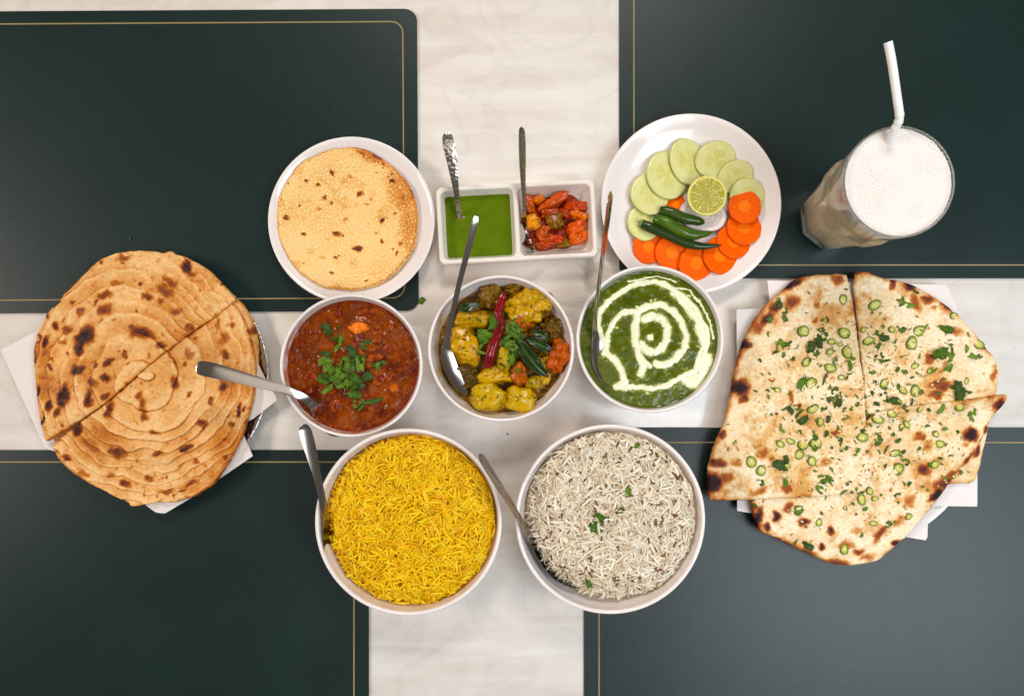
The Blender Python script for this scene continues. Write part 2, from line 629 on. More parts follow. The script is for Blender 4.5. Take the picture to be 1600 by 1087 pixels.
def bowl(cx, cy, dpx, height, label, group, stain=None):
    """white bowl whose rim shows dpx pixels across at its height"""
    zr = height * mm
    R = pxl(dpx / 2, zr) / mm
    pf = [(r * R / 65 * mm, z * height / 55.8 * mm) for r, z in BOWL]
    c = P(cx, cy, zr)
    dense = []
    for i, (a, b_) in enumerate(zip(pf[:-1], pf[1:])):
        n_ = 5 if i >= 16 and i < 23 else 1
        dense += [(a[0] + (b_[0] - a[0]) * q / n_, a[1] + (b_[1] - a[1]) * q / n_) for q in range(n_)]
    V, F = lathe(dense + [pf[-1]], c, 220)
    CL = np.tile(lin((236, 226, 222)), (len(V), 1))
    if stain:                                            # food wiped up the inner wall
        scol, ang, wid, lo, hi, amt = stain
        th = np.arctan2(V[:, 1] - c[1], V[:, 0] - c[0]); rad = np.hypot(V[:, 0] - c[0], V[:, 1] - c[1])
        da = np.abs((th - math.radians(ang) + PI) % (2 * PI) - PI)
        inner = (np.arange(len(V)) - 1) // 220 >= 16
        nn = fbm(th * 4, V[:, 2] * 90, int(cx), 4) + .6 * fbm(th * 14, V[:, 2] * 300, int(cx) + 3, 2)
        m_ = sstep(wid, wid * .4, np.degrees(da)) * sstep(hi * mm + 6 * mm, lo * mm, V[:, 2] - 5 * mm * nn) * inner
        CL = mixc(CL, lin(scol), m_ * amt * np.clip(.55 + nn, 0, 1))
    o = put('white_bowl', V, F, M_bowl, base=(c[0], c[1], 0), cols=CL)
    tag(o, label, 'bowl', group)
    zi = np.array([z for r, z in pf[-9:]][::-1]); ri = np.array([r for r, z in pf[-9:]][::-1])
    return c[:2], (lambda z: np.interp(z, zi, ri)), zr


G_SB, G_LB = 'small round curry bowls', 'large round rice bowls'
B_red = bowl(548.5, 571, 224, 55, 'small white bowl holding the red curry', G_SB, ((196, 96, 22), -140, 130, 50, 52, .9))
B_pot = bowl(783, 544, 229, 55, 'small white bowl holding the yellow potato curry', G_SB, ((206, 168, 70), 190, 95, 46, 54, .8))
B_pal = bowl(1016, 529.5, 231, 55, 'small white bowl holding the green spinach curry', G_SB)
B_yel = bowl(638, 815.5, 293, 66, 'large white bowl holding the yellow rice', G_LB, ((226, 190, 90), -120, 110, 60, 66, .5))
B_jee = bowl(954, 811, 297, 66, 'large white bowl holding the white cumin rice', G_LB)


def plate(cx, cy, dpx, h, label, mat=M_porcelain, name='white_plate', cat='plate', well=4.0):
    zr = h * mm
    R = pxl(dpx / 2, zr)
    pf = [(0, 1), (0.5, 1), (0.52, 0), (0.56, 0), (0.58, 1.2), (0.70, 2.6), (0.83, 7 * h / 17), (0.93, 12.5 * h / 17), (0.99, 15.8 * h / 17), (1.0, 16.5 * h / 17), (0.997, h),
          (0.985, h), (0.95, 15.6 * h / 17), (0.87, 11.5 * h / 17), (0.79, 7.8 * h / 17), (0.70, 5.2), (0.62, well + 0.2), (0.5, well), (0, well)]
    pf = [(r * R, z * mm) for r, z in pf]
    c = P(cx, cy, zr)
    V, F = lathe(pf, c, 128)
    o = put(name, V, F, mat, base=(c[0], c[1], 0))
    tag(o, label, cat)
    return c[:2], R


PL_pap = plate(549, 344, 261, 17, 'round white plate under the papad')
PL_sal = plate(1080, 318.5, 282, 17, 'round white plate under the cucumber and carrot salad')
PL_naan = plate(1335, 655, 400, 12, 'white plate mostly hidden under the naan and its papers')
PL_foil = plate(243, 588, 354, 13, 'round plate covered in crinkled silver foil under the paratha', M_foil, 'foil_plate')

# two-compartment dish: one continuous modelled surface
DZ = 24 * mm
dc = np.mean([P(681, 292, DZ), P(929, 279, DZ), P(934, 400, DZ), P(686, 415, DZ)], 0)[:2]
DA = math.atan2(13, 247)
DW, DD = pxl(248.5, DZ), pxl(121.5, DZ)


def sd_rrect(x, y, cx, cy, hx, hy, r):
    qx, qy = np.abs(x - cx) - hx + r, np.abs(y - cy) - hy + r
    return np.hypot(np.maximum(qx, 0), np.maximum(qy, 0)) + np.minimum(np.maximum(qx, qy), 0) - r


def dish_axes(u, v):
    ca, sa = math.cos(DA), math.sin(DA)
    return dc[0] + u * ca - v * sa, dc[1] + u * sa + v * ca


rim, half = 4.2 * mm, DW / 2
comp_hx = (DW / 2 - rim * 1.5) / 2
comp_hy = DD / 2 - rim
comp_cx = rim / 2 + comp_hx


def dish_height(u, v):
    so = sd_rrect(u, v, 0, 0, DW / 2, DD / 2, 6 * mm)
    z = np.full(u.shape, DZ)
    z = z - 22 * mm * np.clip((so + 0.2 * mm) / (2.6 * mm), 0, 1) ** 1.0
    for s in (-1, 1):
        si = -sd_rrect(u, v, s * comp_cx, 0, comp_hx, comp_hy, 6 * mm)
        t = np.clip(si / (8.5 * mm), 0, 1)
        dep = 18 * mm * (1 - (1 - t) ** 1.8)
        z = np.where(si > 0, DZ - dep, z)
    return z


gu = np.linspace(-DW / 2 - 3 * mm, DW / 2 + 3 * mm, 300); gv = np.linspace(-DD / 2 - 3 * mm, DD / 2 + 3 * mm, 160)
U, W = np.meshgrid(gu, gv)
Zd = dish_height(U, W)
so = sd_rrect(U, W, 0, 0, DW / 2, DD / 2, 6 * mm)
for _ in range(2):                               # soften the glaze over every edge
    Zp = np.pad(Zd, 1, mode='edge')
    Zd = (Zp[1:-1, 1:-1] * 2 + Zp[:-2, 1:-1] + Zp[2:, 1:-1] + Zp[1:-1, :-2] + Zp[1:-1, 2:]) / 6
Xd, Yd = dish_axes(U, W)
nu, nv = len(gu), len(gv)
idx = np.arange(nu * nv).reshape(nv, nu)
q = np.stack([idx[:-1, :-1], idx[:-1, 1:], idx[1:, 1:], idx[1:, :-1]], -1).reshape(-1, 4)
keep = (so[:-1, :-1] < 0.7 * mm).ravel() & (so[1:, 1:] < 0.7 * mm).ravel()
o = put('divided_dish', np.column_stack([Xd.ravel(), Yd.ravel(), Zd.ravel()]), [q[keep]], M_melamine, base=(dc[0], dc[1], 0))
bm = bmesh.new(); bm.from_mesh(o.data)
bmesh.ops.delete(bm, geom=[v for v in bm.verts if not v.link_faces], context='VERTS')
be = [e for e in bm.edges if e.is_boundary]
r = bmesh.ops.extrude_edge_only(bm, edges=be)
for v in r['geom']:
    if isinstance(v, bmesh.types.BMVert): v.co.z = 0.0005; v.co.x *= .93; v.co.y *= .87   # walls lean in to the foot
bm.to_mesh(o.data); bm.free()
o.data.shade_smooth()
tag(o, 'white two-compartment dish with green chutney and red pickle', 'dish')

# ------------------------------------------------------------------ papers


def paper(pts, z, label, seed, wav=1.2):
    o_ = PX(pts, z)[:, :2]
    c = o_.mean(0)

    def zz(x, y):
        return z + wav * mm * fbm(x * 14, y * 14, seed, 2)
    ol = resample(o_, 160, True, 0)
    t = np.linspace(0, 1, 25)[1:]
    ring = (c + t[:, None, None] * (ol - c)[None]).reshape(-1, 2)
    xy = np.vstack([c[None], ring])
    top = np.column_stack([xy, zz(xy[:, 0], xy[:, 1])])
    lo = top[-160:].copy(); lo[:, 2] -= 0.15 * mm
    bot = np.array([[c[0], c[1], z - 0.2 * mm]])
    inner = []
    for k in range(22, -1, -4):
        rr = top[1 + k * 160:1 + (k + 1) * 160].copy(); rr[:, 2] -= 0.15 * mm; inner.append(rr)
    V = np.vstack([top, lo] + inner + [bot])
    ob = put('paper_sheet', V, polar_faces(160, 24 + 1 + len(inner), True), M_paper, sharp=50)
    tag(ob, label, 'paper', 'greaseproof papers under the breads')


paper([(1, 546), (54, 519), (225, 437), (392, 545), (418, 597), (434, 624), (396, 654), (205, 742), (70, 700)], 14.5 * mm, 'white greaseproof paper poking out left of the paratha', 11)
paper([(395, 712), (300, 777), (257, 802), (243, 800), (228, 789), (160, 690), (200, 560), (330, 520), (376, 668)], 15.5 * mm, 'white greaseproof paper poking out below the paratha', 12, 0.9)
paper([(1151, 483), (1460, 478), (1449, 844), (1300, 820), (1152, 798)], 13.6 * mm, 'white greaseproof paper poking out left and bottom of the naan', 13, 0.7)
paper([(1199, 438), (1480, 445), (1528, 560), (1527, 791), (1240, 786)], 14.8 * mm, 'white greaseproof paper poking out right of the naan', 14, 0.7)

# ------------------------------------------------------------------ breads


def brown(x, y, spots, seed, warp=3.4 * mm):
    """how browned the crust is: 0 pale, 1 charred"""
    wx = x + warp * fbm(x * 160, y * 160, seed, 3); wy = y + warp * fbm(x * 160 + 40, y * 160, seed + 1, 3)
    b = np.zeros_like(x)
    for (sx, sy, ra, rb, ang, s) in spots:
        ca, sa = math.cos(ang), math.sin(ang)
        dx, dy = wx - sx, wy - sy
        e = np.hypot((dx * ca + dy * sa) / ra, (-dx * sa + dy * ca) / rb)
        b = np.maximum(b, s * np.exp(-(e * 0.84) ** 3.6)) + 0.08 * s * np.exp(-(e / 1.7) ** 2)
    return b


def ramp_col(b, stops):
    out = np.zeros(b.shape + (3,))
    ps = np.array([p for p, _ in stops]); cs = np.array([lin(c) for _, c in stops])
    for i in range(3):
        out[..., i] = np.interp(b, ps, cs[:, i])
    return out


# --- laminated paratha
Z1 = zoom(0, 360, 2.3625)


def zsp(zfun, lst, z, k):
    out = []
    for (x, y, ra, rb, deg, s) in lst:
        p = P(*zfun(x, y), z)
        out.append((p[0], p[1], pxl(ra / k, z), pxl(rb / k, z), -math.radians(deg), s))
    return out


ZT = 26 * mm
par_sp = zsp(Z1, [(312, 395, 52, 30, -55, 1.0), (292, 440, 22, 20, 0, .95), (290, 515, 32, 22, -20, .85), (162, 412, 14, 30, 12, .85), (228, 610, 26, 38, 15, .98), (205, 665, 12, 18, 20, .7),
                  (325, 620, 20, 32, 15, .85), (170, 645, 12, 24, 5, .85), (520, 380, 48, 24, 18, .70), (490, 360, 22, 20, 0, .55), (385, 290, 30, 20, -35, .62), (378, 235, 32, 14, -12, .6),
                  (345, 262, 18, 8, -40, .45), (540, 247, 20, 15, 10, .66), (625, 190, 44, 18, 33, .62), (610, 220, 50, 18, 33, .52), (680, 135, 26, 24, 20, .95), (700, 160, 20, 16, 0, .5),
                  (460, 95, 26, 12, 0, .5), (600, 420, 20, 16, 0, .58), (240, 365, 20, 18, 0, .6), (198, 350, 12, 14, 0, .7), (285, 300, 14, 22, 20, .48), (220, 412, 16, 14, 0, .42),
                  (175, 505, 10, 16, 0, .7), (185, 470, 10, 10, 0, .5), (390, 545, 18, 14, 0, .75), (353, 500, 10, 10, 0, .7), (400, 488, 30, 12, -40, .7), (385, 612, 18, 14, -30, .6), (340, 560, 20, 24, 10, .55), (403, 665, 17, 32, 12, .75),
                  (700, 358, 22, 14, 0, .5), (655, 295, 20, 12, 0, .42), (595, 255, 16, 12, 0, .4), (700, 455, 26, 18, 0, .42), (685, 490, 10, 10, 0, .5), (643, 558, 14, 28, 0, .62), (698, 607, 11, 9, 0, .55),
                  (530, 650, 14, 40, -5, .50), (532, 690, 16, 18, 0, .62), (575, 745, 18, 12, 0, .6), (515, 610, 12, 14, 0, .42), (285, 735, 20, 24, 20, .85), (330, 790, 50, 24, 25, .42), (425, 820, 36, 20, 8, .62),
                  (455, 935, 24, 12, 5, .66), (240, 840, 14, 18, 0, .68), (300, 897, 24, 10, 35, .5), (400, 905, 14, 12, 0, .42), (545, 918, 18, 10, 0, .52), (585, 820, 22, 8, -15, .6), (690, 800, 26, 14, -20, .72), (675, 808, 10, 10, 0, .9),
                  (745, 712, 20, 14, 0, .66), (783, 630, 12, 16, 0, .56), (818, 575, 14, 22, 0, .7), (835, 455, 12, 14, 0, .55), (878, 660, 9, 26, 5, .82), (900, 655, 10, 12, 0, .5), (850, 715, 10, 12, 0, .5), (828, 835, 12, 14, 0, .55),
                  (720, 850, 12, 14, 0, .45), (700, 935, 40, 12, -25, .52), (610, 965, 30, 10, -5, .48), (670, 960, 12, 6, -20, .7), (848, 350, 12, 12, 0, .48), (820, 400, 20, 30, 0, .35), (800, 350, 10, 20, 0, .38), (925, 360, 16, 22, 20, .62), (515, 200, 8, 8, 0, .65),
                  (420, 195, 26, 10, 0, .36), (260, 268, 10, 10, 0, .5), (130, 600, 6, 30, 8, .85), (145, 700, 6, 34, 15, .8), (135, 395, 7, 26, -15, .6), (160, 310, 8, 18, -35, .7), (120, 470, 6, 40, 3, .45), (455, 455, 10, 10, 0, .5), (480, 490, 10, 8, 0, .4)], ZT, 2.3625)
for (x, y, r, s) in [(150, 570, 60, .22), (330, 500, 90, .20), (720, 430, 120, .12), (870, 560, 70, .26), (830, 800, 80, .26), (330, 790, 90, .22), (150, 450, 60, .25), (640, 210, 100, .14), (740, 930, 90, .18)]:
    p = P(*Z1(x, y), ZT); par_sp.append((p[0], p[1], pxl(r / 2.36, ZT), pxl(r / 2.36, ZT), 0, s))
rf_ = random.Random(3)
for _ in range(110):
    p = P(*Z1(rf_.uniform(125, 930), rf_.uniform(90, 1000)), ZT); r = rf_.uniform(.8, 2.6) * mm
    par_sp.append((p[0], p[1], r, r * rf_.uniform(.5, 1), rf_.uniform(0, 3), rf_.choice((.25, .3, .36, .5))))
par_sp = [(a_, b_, c_ * .82, d_ * .82, e_, f_ * .88) for a_, b_, c_, d_, e_, f_ in par_sp]
swirl_c = P(*Z1(500, 575), ZT)
swirl_c2 = P(*Z1(560, 525), ZT)
PAR_RAMP = [(0, (232, 184, 124)), (.12, (220, 160, 90)), (.28, (198, 120, 40)), (.46, (150, 74, 20)), (.68, (108, 50, 22)), (.85, (58, 26, 18)), (1.1, (32, 17, 16))]


SW = dict(c=swirl_c, seed=21)


def swirl_phase(x, y):
    seed = SW['seed']
    dx, dy = x - SW['c'][0], (y - SW['c'][1]) * 0.94
    # the coil is pressed: tight turns by the rim, wide ones in the middle
    r = np.hypot(dx, dy); a = np.arctan2(dy, dx)
    w = 12 * mm * fbm(x * 13, y * 13, seed, 3) + 5 * mm * fbm(x * 38, y * 38, seed + 5, 2) + 1.8 * mm * fbm(x * 90, y * 90, seed + 3, 3)
    rr = (r + w) / (100 * mm)
    side = .5 + .5 * np.cos(a + .75)                    # layers crowd on the lower right
    return 4.6 * np.clip(rr, 0, 2) ** 1.2 + (2.0 + 6.0 * side) * np.clip(rr - .55, 0, 1) ** 1.2 + a / (2 * PI) * 1.0


def par_top(x, y, d):
    ph = swirl_phase(x, y)
    s = ph - np.floor(ph)
    vis = .12 + .95 * sstep(-.3, .25, fbm(x * 26 + 3, y * 26, 34, 2))
    step = 2.6 * mm * vis * (s ** 1.3) * sstep(0.01, 0.10, 1 - s)
    cre = np.abs(fbm(x * 55 + 2.5 * np.cos(ph * 6.28) * 0, y * 55, 39, 3))
    step = step - .9 * mm * sstep(.06, .0, cre) * sstep(0, .3, fbm(x * 18, y * 18 + 4, 40, 2))
    fold = 0.5 * mm * np.abs(fbm(x * 75, y * 75, 31, 3)) + .35 * mm * fbm(x * 190, y * 190, 38, 2)
    ph2 = ph * 2.6 + 1.5 * fbm(x * 30, y * 30, 37, 2)
    s2 = ph2 - np.floor(ph2)
    fine = 0.8 * mm * s2 * sstep(0.02, 0.2, 1 - s2) * sstep(0.0, 0.35, fbm(x * 25 + 9, y * 25, 33, 2) + 0.25)
    b = brown(x, y, par_sp, 41)
    return 5.0 * mm + step + fold + fine + 1.5 * mm * fbm(x * 30, y * 30, 35, 3) + 0.6 * mm * np.clip(b, 0, 1)


def par_col(x, y, d):
    b = brown(x, y, par_sp, 41)
    ph = swirl_phase(x, y); s = ph - np.floor(ph)
    band = np.floor(ph + .3 * fbm(x * 35, y * 35, 50, 2))
    tone = _hash(band.astype(np.int64) + 50, (band * 0).astype(np.int64), (band * 0).astype(np.int64), 7) - .5
    b = b + .20 * tone + .10 * (.5 - s) + 0.20 * fbm(x * 48, y * 48, 43, 5, .62) + 0.05 + 0.36 * sstep(0.90, 0.985, s) * np.clip(fbm(x * 30, y * 30, 47, 2) + .6, 0, 1) - .07 * sstep(.6, .85, s) * sstep(.95, .88, s) + .12 * sstep(.3, .7, fbm(x * 260, y * 260, 48, 2))
    b = b + 0.22 * np.exp(-(d / (2.2 * mm)) ** 2) * (0.5 + fbm(x * 60, y * 60, 45, 2))
    c = ramp_col(np.clip(b, 0, 1.1), PAR_RAMP)
    pale = sstep(0.15, 0.55, fbm(x * 38 + 5, y * 38, 49, 4))
    return mixc(c, c * np.array([1.10, 1.12, 1.18]), pale * (b < .4))


def outl(zf, pts, z):
    return np.array([P(*zf(x, y), z)[:2] for x, y in pts])


cut_u = [(165, 778), (185, 765), (280, 708), (390, 637), (470, 568), (570, 478), (680, 398), (760, 343), (865, 253)]
cut_l = [(180, 794), (280, 717), (390, 642), (470, 571), (570, 480), (680, 400), (760, 345), (835, 279), (852, 266)]
up_o = [(865, 253), (840, 225), (800, 180), (760, 140), (700, 105), (660, 90), (640, 84), (622, 72), (600, 80), (560, 73), (480, 70), (400, 85), (340, 120), (290, 170), (240, 220), (215, 240), (213, 262), (170, 295), (150, 335), (125, 385), (117, 430), (116, 500), (121, 560), (127, 620), (135, 680), (150, 740), (162, 776)] + cut_u
lo_o = cut_l + [(880, 300), (900, 340), (920, 400), (935, 470), (938, 540), (930, 620), (910, 690), (890, 760), (850, 840), (810, 905), (770, 950), (700, 990), (620, 1008), (560, 1005), (480, 1026), (462, 1005), (400, 975), (330, 940), (270, 905), (220, 865), (190, 820)]
par_z0 = lambda x, y: np.full_like(x, 20.5 * mm) - 4 * mm * sstep(60 * mm, 105 * mm, np.hypot(x - PL_foil[0][0], y - PL_foil[0][1]))
uc = P(*Z1(400, 400), ZT)[:2]; lc = P(*Z1(640, 720), ZT)[:2]
for pts, c, lab in ((up_o, uc, 'upper half of the browned layered paratha, above the cut'), (lo_o, lc, 'lower half of the browned layered paratha, under the spoon handle')):
    if pts is lo_o: SW.update(c=swirl_c2, seed=26)          # the halves were cut and moved apart
    V, F, cl = slab(outl(Z1, pts, ZT), c, par_top, par_col, par_z0, N=760, K=130, rnd=0.9 * mm, rough_edge=0.7 * mm, seed=51)
    o = put('paratha_half', V, F, M_oily, cols=cl)
    tag(o, lab, 'flatbread', 'layered paratha')
under = [(640, 90), (760, 150), (850, 230), (905, 280), (940, 350), (952, 430), (948, 520), (925, 640), (880, 770), (790, 930), (700, 996), (560, 1000), (420, 975), (260, 880), (180, 760), (140, 600), (140, 420), (220, 270), (400, 110)]
V, F, cl = slab(outl(Z1, under, 18 * mm), P(*Z1(530, 550), 18 * mm)[:2], lambda x, y, d: 4.2 * mm + 0.7 * mm * fbm(x * 60, y * 60, 61, 3), par_col, lambda x, y: par_z0(x, y) - 4.2 * mm, N=420, K=40, rnd=3 * mm, rough_edge=0.8 * mm)
o = put('paratha', V, F, M_oily, cols=cl)
tag(o, 'bottom paratha showing as a thin edge on the foil side', 'flatbread', 'layered paratha')

# --- papad
PAPZ = 13 * mm
pap_spots = []
Zp = zoom(400, 190, 2.857)
for (x, y, ra, rb, deg, s) in [(343, 228, 10, 16, -20, .9), (232, 265, 9, 8, 0, .75), (278, 285, 9, 7, 20, .7), (303, 340, 10, 10, 0, .7), (340, 362, 10, 8, 0, .7), (463, 322, 13, 18, 30, .75), (200, 377, 6, 6, 0, .7), (133, 428, 14, 12, 0, .7),
                                (562, 440, 13, 10, -30, .85), (215, 505, 9, 9, 0, .7), (358, 500, 20, 13, 10, .75), (383, 508, 6, 6, 0, .6), (560, 530, 10, 7, 20, .75), (450, 568, 22, 10, 12, .9), (352, 607, 14, 9, 0, .85), (375, 595, 8, 5, 0, .7),
                                (337, 676, 9, 6, 0, .7), (610, 268, 16, 13, 0, .8), (590, 245, 10, 8, 0, .55), (605, 232, 8, 6, 0, .55), (545, 160, 24, 9, 35, .75), (475, 150, 26, 10, 20, .5), (455, 125, 16, 7, 0, .55), (628, 590, 8, 12, 20, .6), (645, 545, 14, 12, 0, .45), (500, 460, 6, 4, 0, .4),
                                (610, 565, 6, 8, 0, .5), (213, 638, 4, 4, 0, .6), (145, 283, 6, 5, 0, .5), (118, 350, 5, 5, 0, .5), (620, 410, 10, 8, 0, .45), (660, 340, 12, 10, 0, .4), (695, 305, 8, 10, 0, .4), (540, 225, 6, 6, 0, .4), (418, 245, 7, 10, 0, .3), (490, 365, 10, 8, 0, .3), (510, 345, 8, 12, 0, .3), (280, 390, 12, 8, 0, .25), (400, 435, 10, 8, 0, .25), (540, 495, 14, 8, -20, .28), (300, 607, 14, 8, 0, .25), (495, 712, 10, 4, 0, .55), (570, 190, 14, 8, 40, .5), (530, 180, 10, 6, 40, .45), (570, 210, 7, 5, 0, .5), (590, 200, 7, 5, 0, .5), (545, 185, 7, 5, 0, .55), (640, 260, 8, 6, 0, .4), (585, 430, 8, 6, 0, .25)]:
    p = P(*Zp(x, y), PAPZ)
    pap_spots.append((p[0], p[1], pxl(ra / 2.857, PAPZ), pxl(rb / 2.857, PAPZ), -math.radians(deg), s))
pap_spots = [(a_, b_, c_ * .8, d_ * .8, e_, f_ * .85) for a_, b_, c_, d_, e_, f_ in pap_spots]
pe = P(*Zp(650, 300), PAPZ); pap_spots.append((pe[0], pe[1], 12 * mm, 22 * mm, 0.3, .22))
pe = P(*Zp(520, 150), PAPZ); pap_spots.append((pe[0], pe[1], 16 * mm, 6 * mm, -0.4, .25))
pe = P(*Zp(680, 480), PAPZ); pap_spots.append((pe[0], pe[1], 7 * mm, 20 * mm, 0.0, .22))


def pap_top(x, y, d):
    f1, f2 = cells(x / (3.3 * mm) + 0.3 * noise2(x * 300, y * 300, 3), y / (3.3 * mm) + 0.3 * noise2(x * 300 + 7, y * 300, 4), 71, 1.0)
    return 0.9 * mm + 1.3 * mm * np.clip(f2 - f1, 0, 0.7) ** 0.7 + 0.8 * mm * fbm(x * 30, y * 30, 72, 2)


def pap_col(x, y, d):
    b = brown(x, y, pap_spots, 73, 2.4 * mm) + 0.09 * fbm(x * 35, y * 35, 75, 4) + 0.03
    f1, f2 = cells(x / (3.3 * mm) + 0.3 * noise2(x * 300, y * 300, 3), y / (3.3 * mm) + 0.3 * noise2(x * 300 + 7, y * 300, 4), 71, 1.0)
    b = b + 0.38 * (0.26 - np.clip(f2 - f1, 0, .6)) + .10 * sstep(.2, .6, fbm(x * 90, y * 90, 76, 3)) + 0.12 * np.exp(-(d / (1.5 * mm)) ** 2)  # pale bubble tops, darker valleys: blister highlights and shade painted into the colour
    return ramp_col(np.clip(b, 0, 1), [(0, (242, 208, 146)), (.12, (234, 184, 106)), (.33, (205, 122, 46)), (.6, (130, 74, 34)), (.85, (78, 52, 38)), (1, (58, 40, 32))])


pap_o = [(440, 118), (500, 130), (560, 165), (610, 200), (655, 250), (690, 300), (705, 350), (718, 420), (715, 480), (705, 550), (670, 610), (620, 670), (560, 715), (500, 735), (440, 748), (380, 742), (330, 740), (300, 738), (230, 695), (190, 665), (140, 600), (105, 520), (94, 440), (98, 370), (115, 310), (150, 260), (200, 190), (260, 165), (330, 130), (390, 122)]
pap_z0 = lambda x, y: 11.6 * mm + 3.4 * mm * fbm(x * 18, y * 18, 77, 2) + 2.5 * mm * sstep(30 * mm, 70 * mm, np.hypot(x - PL_pap[0][0], y - PL_pap[0][1]))
V, F, cl = slab(outl(Zp, pap_o, PAPZ), P(*Zp(405, 435), PAPZ)[:2], pap_top, pap_col, pap_z0, N=700, K=170, rnd=0.8 * mm, rough_edge=0.5 * mm, seed=79)
o = put('papad', V, F, M_crisp, cols=cl)
tag(o, 'thin bubbly golden papad on the white plate, the upper one', 'papad', 'papads on the plate')
pap_u = [(x + (7 if x > 400 else 3), y + (7 if y > 420 else 4)) for x, y in pap_o]
V, F, cl = slab(outl(Zp, pap_u, PAPZ), P(*Zp(410, 440), PAPZ)[:2], pap_top, pap_col, lambda x, y: pap_z0(x, y) - 2.6 * mm, N=360, K=70, rnd=0.8 * mm, rough_edge=0.6 * mm, seed=80)
o = put('papad', V, F, M_crisp, cols=cl)
tag(o, 'lower papad, only its rim peeping out below the upper one', 'papad', 'papads on the plate')

# ------------------------------------------------------------------ small garnish shapes


def blade_mesh(name, outline, col, K=4, curl=0.15, fold=0.0, seed=0, th=0.03, mat=None, colvar=0.0, bend=0.0):
    """thin leaf with real thickness, unit length along x, crumpled"""
    o = np.asarray(outline, float); N = len(o); c = o.mean(0)
    t = np.linspace(0, 1, K + 1)[1:]
    xy = np.vstack([c[None], (c + t[:, None, None] * (o - c)[None]).reshape(-1, 2)])
    z = curl * (noise2(xy[:, 0] * 3 + seed * 7.3, xy[:, 1] * 3, seed)) + fold * np.abs(xy[:, 1]) + bend * (xy[:, 0] ** 2)
    V = np.column_stack([xy, z])
    lo = V[-N:].copy(); lo[:, 2] -= th
    V = np.vstack([V, lo, [[c[0], c[1], z[0] - th]]])
    vein = np.exp(-(V[:, 1] / 0.03) ** 2)
    cl = lin(col)[None] * (1 + colvar * noise2(V[:, 0] * 4 + seed, V[:, 1] * 4, seed + 3))[:, None]
    cl = cl + vein[:, None] * lin(col)[None] * 0.5
    return make_mesh(name, V, polar_faces(N, K + 1, True), cl, True, mat or M_leaf)


def coriander_outline(seed, lobes=5):
    a = np.linspace(0, 2 * PI, 30, endpoint=False)
    r = 0.36 + 0.13 * np.abs(np.cos(a * lobes / 2 + seed)) ** 0.6 + 0.05 * np.cos(a * 11 + seed * 2)
    r = r + 0.08 * np.sin(a * 2 + seed)
    return np.stack([r * np.cos(a) * 1.25, r * np.sin(a) * 0.9], 1)


def strip_outline(w, bendy, seed):
    t = np.linspace(0, 1, 10)
    up = np.stack([t - 0.5, w * np.sin(PI * np.clip(t, .04, .96)) ** 0.5 + bendy * (t - .5) ** 2], 1)
    dn = np.stack([t - 0.5, -w * np.sin(PI * np.clip(t, .04, .96)) ** 0.5 + bendy * (t - .5) ** 2], 1)[::-1]
    return np.vstack([up[:], dn[1:-1]])[::-1]


GREENS = [(82, 112, 26), (70, 98, 26), (98, 124, 40), (58, 84, 24)]
LEAVES = [blade_mesh('coriander_leaf', coriander_outline(k * 1.3, 5 + k % 2), GREENS[k % 4], curl=0.28, seed=k, th=0.025, colvar=.25) for k in range(4)]
STRIPS = [blade_mesh('coriander_strip', strip_outline((.13, .17, .1, .2)[k], (0.5, -0.6, 0.2, 0.9)[k], k), GREENS[(k + 1) % 4], curl=0.12, seed=k + 9, th=0.025, colvar=.25, bend=.15) for k in range(4)]
DARKS = [blade_mesh('herb_shred', coriander_outline(k * 2.1 + .5, 6), ((72, 96, 40), (58, 76, 34), (84, 108, 48))[k], curl=0.3, seed=k + 20, th=0.03, colvar=.3) for k in range(3)]


def scatter_leaf(parent, me, xy, z, size, ang, tilt=0.35, name='coriander_leaf', rnd=random):
    return inst(name, me, parent, (xy[0], xy[1], z), (rnd.uniform(-tilt, tilt), rnd.uniform(-tilt, tilt), ang), (size, size * rnd.uniform(.8, 1.15), size))


def surf(V, K=None):
    """height lookup on a modelled top: nearest vertex"""
    A = np.asarray(V)

    def f(x, y):
        i = np.argmin((A[:, 0] - x) ** 2 + (A[:, 1] - y) ** 2)
        return A[i, 2]
    return f


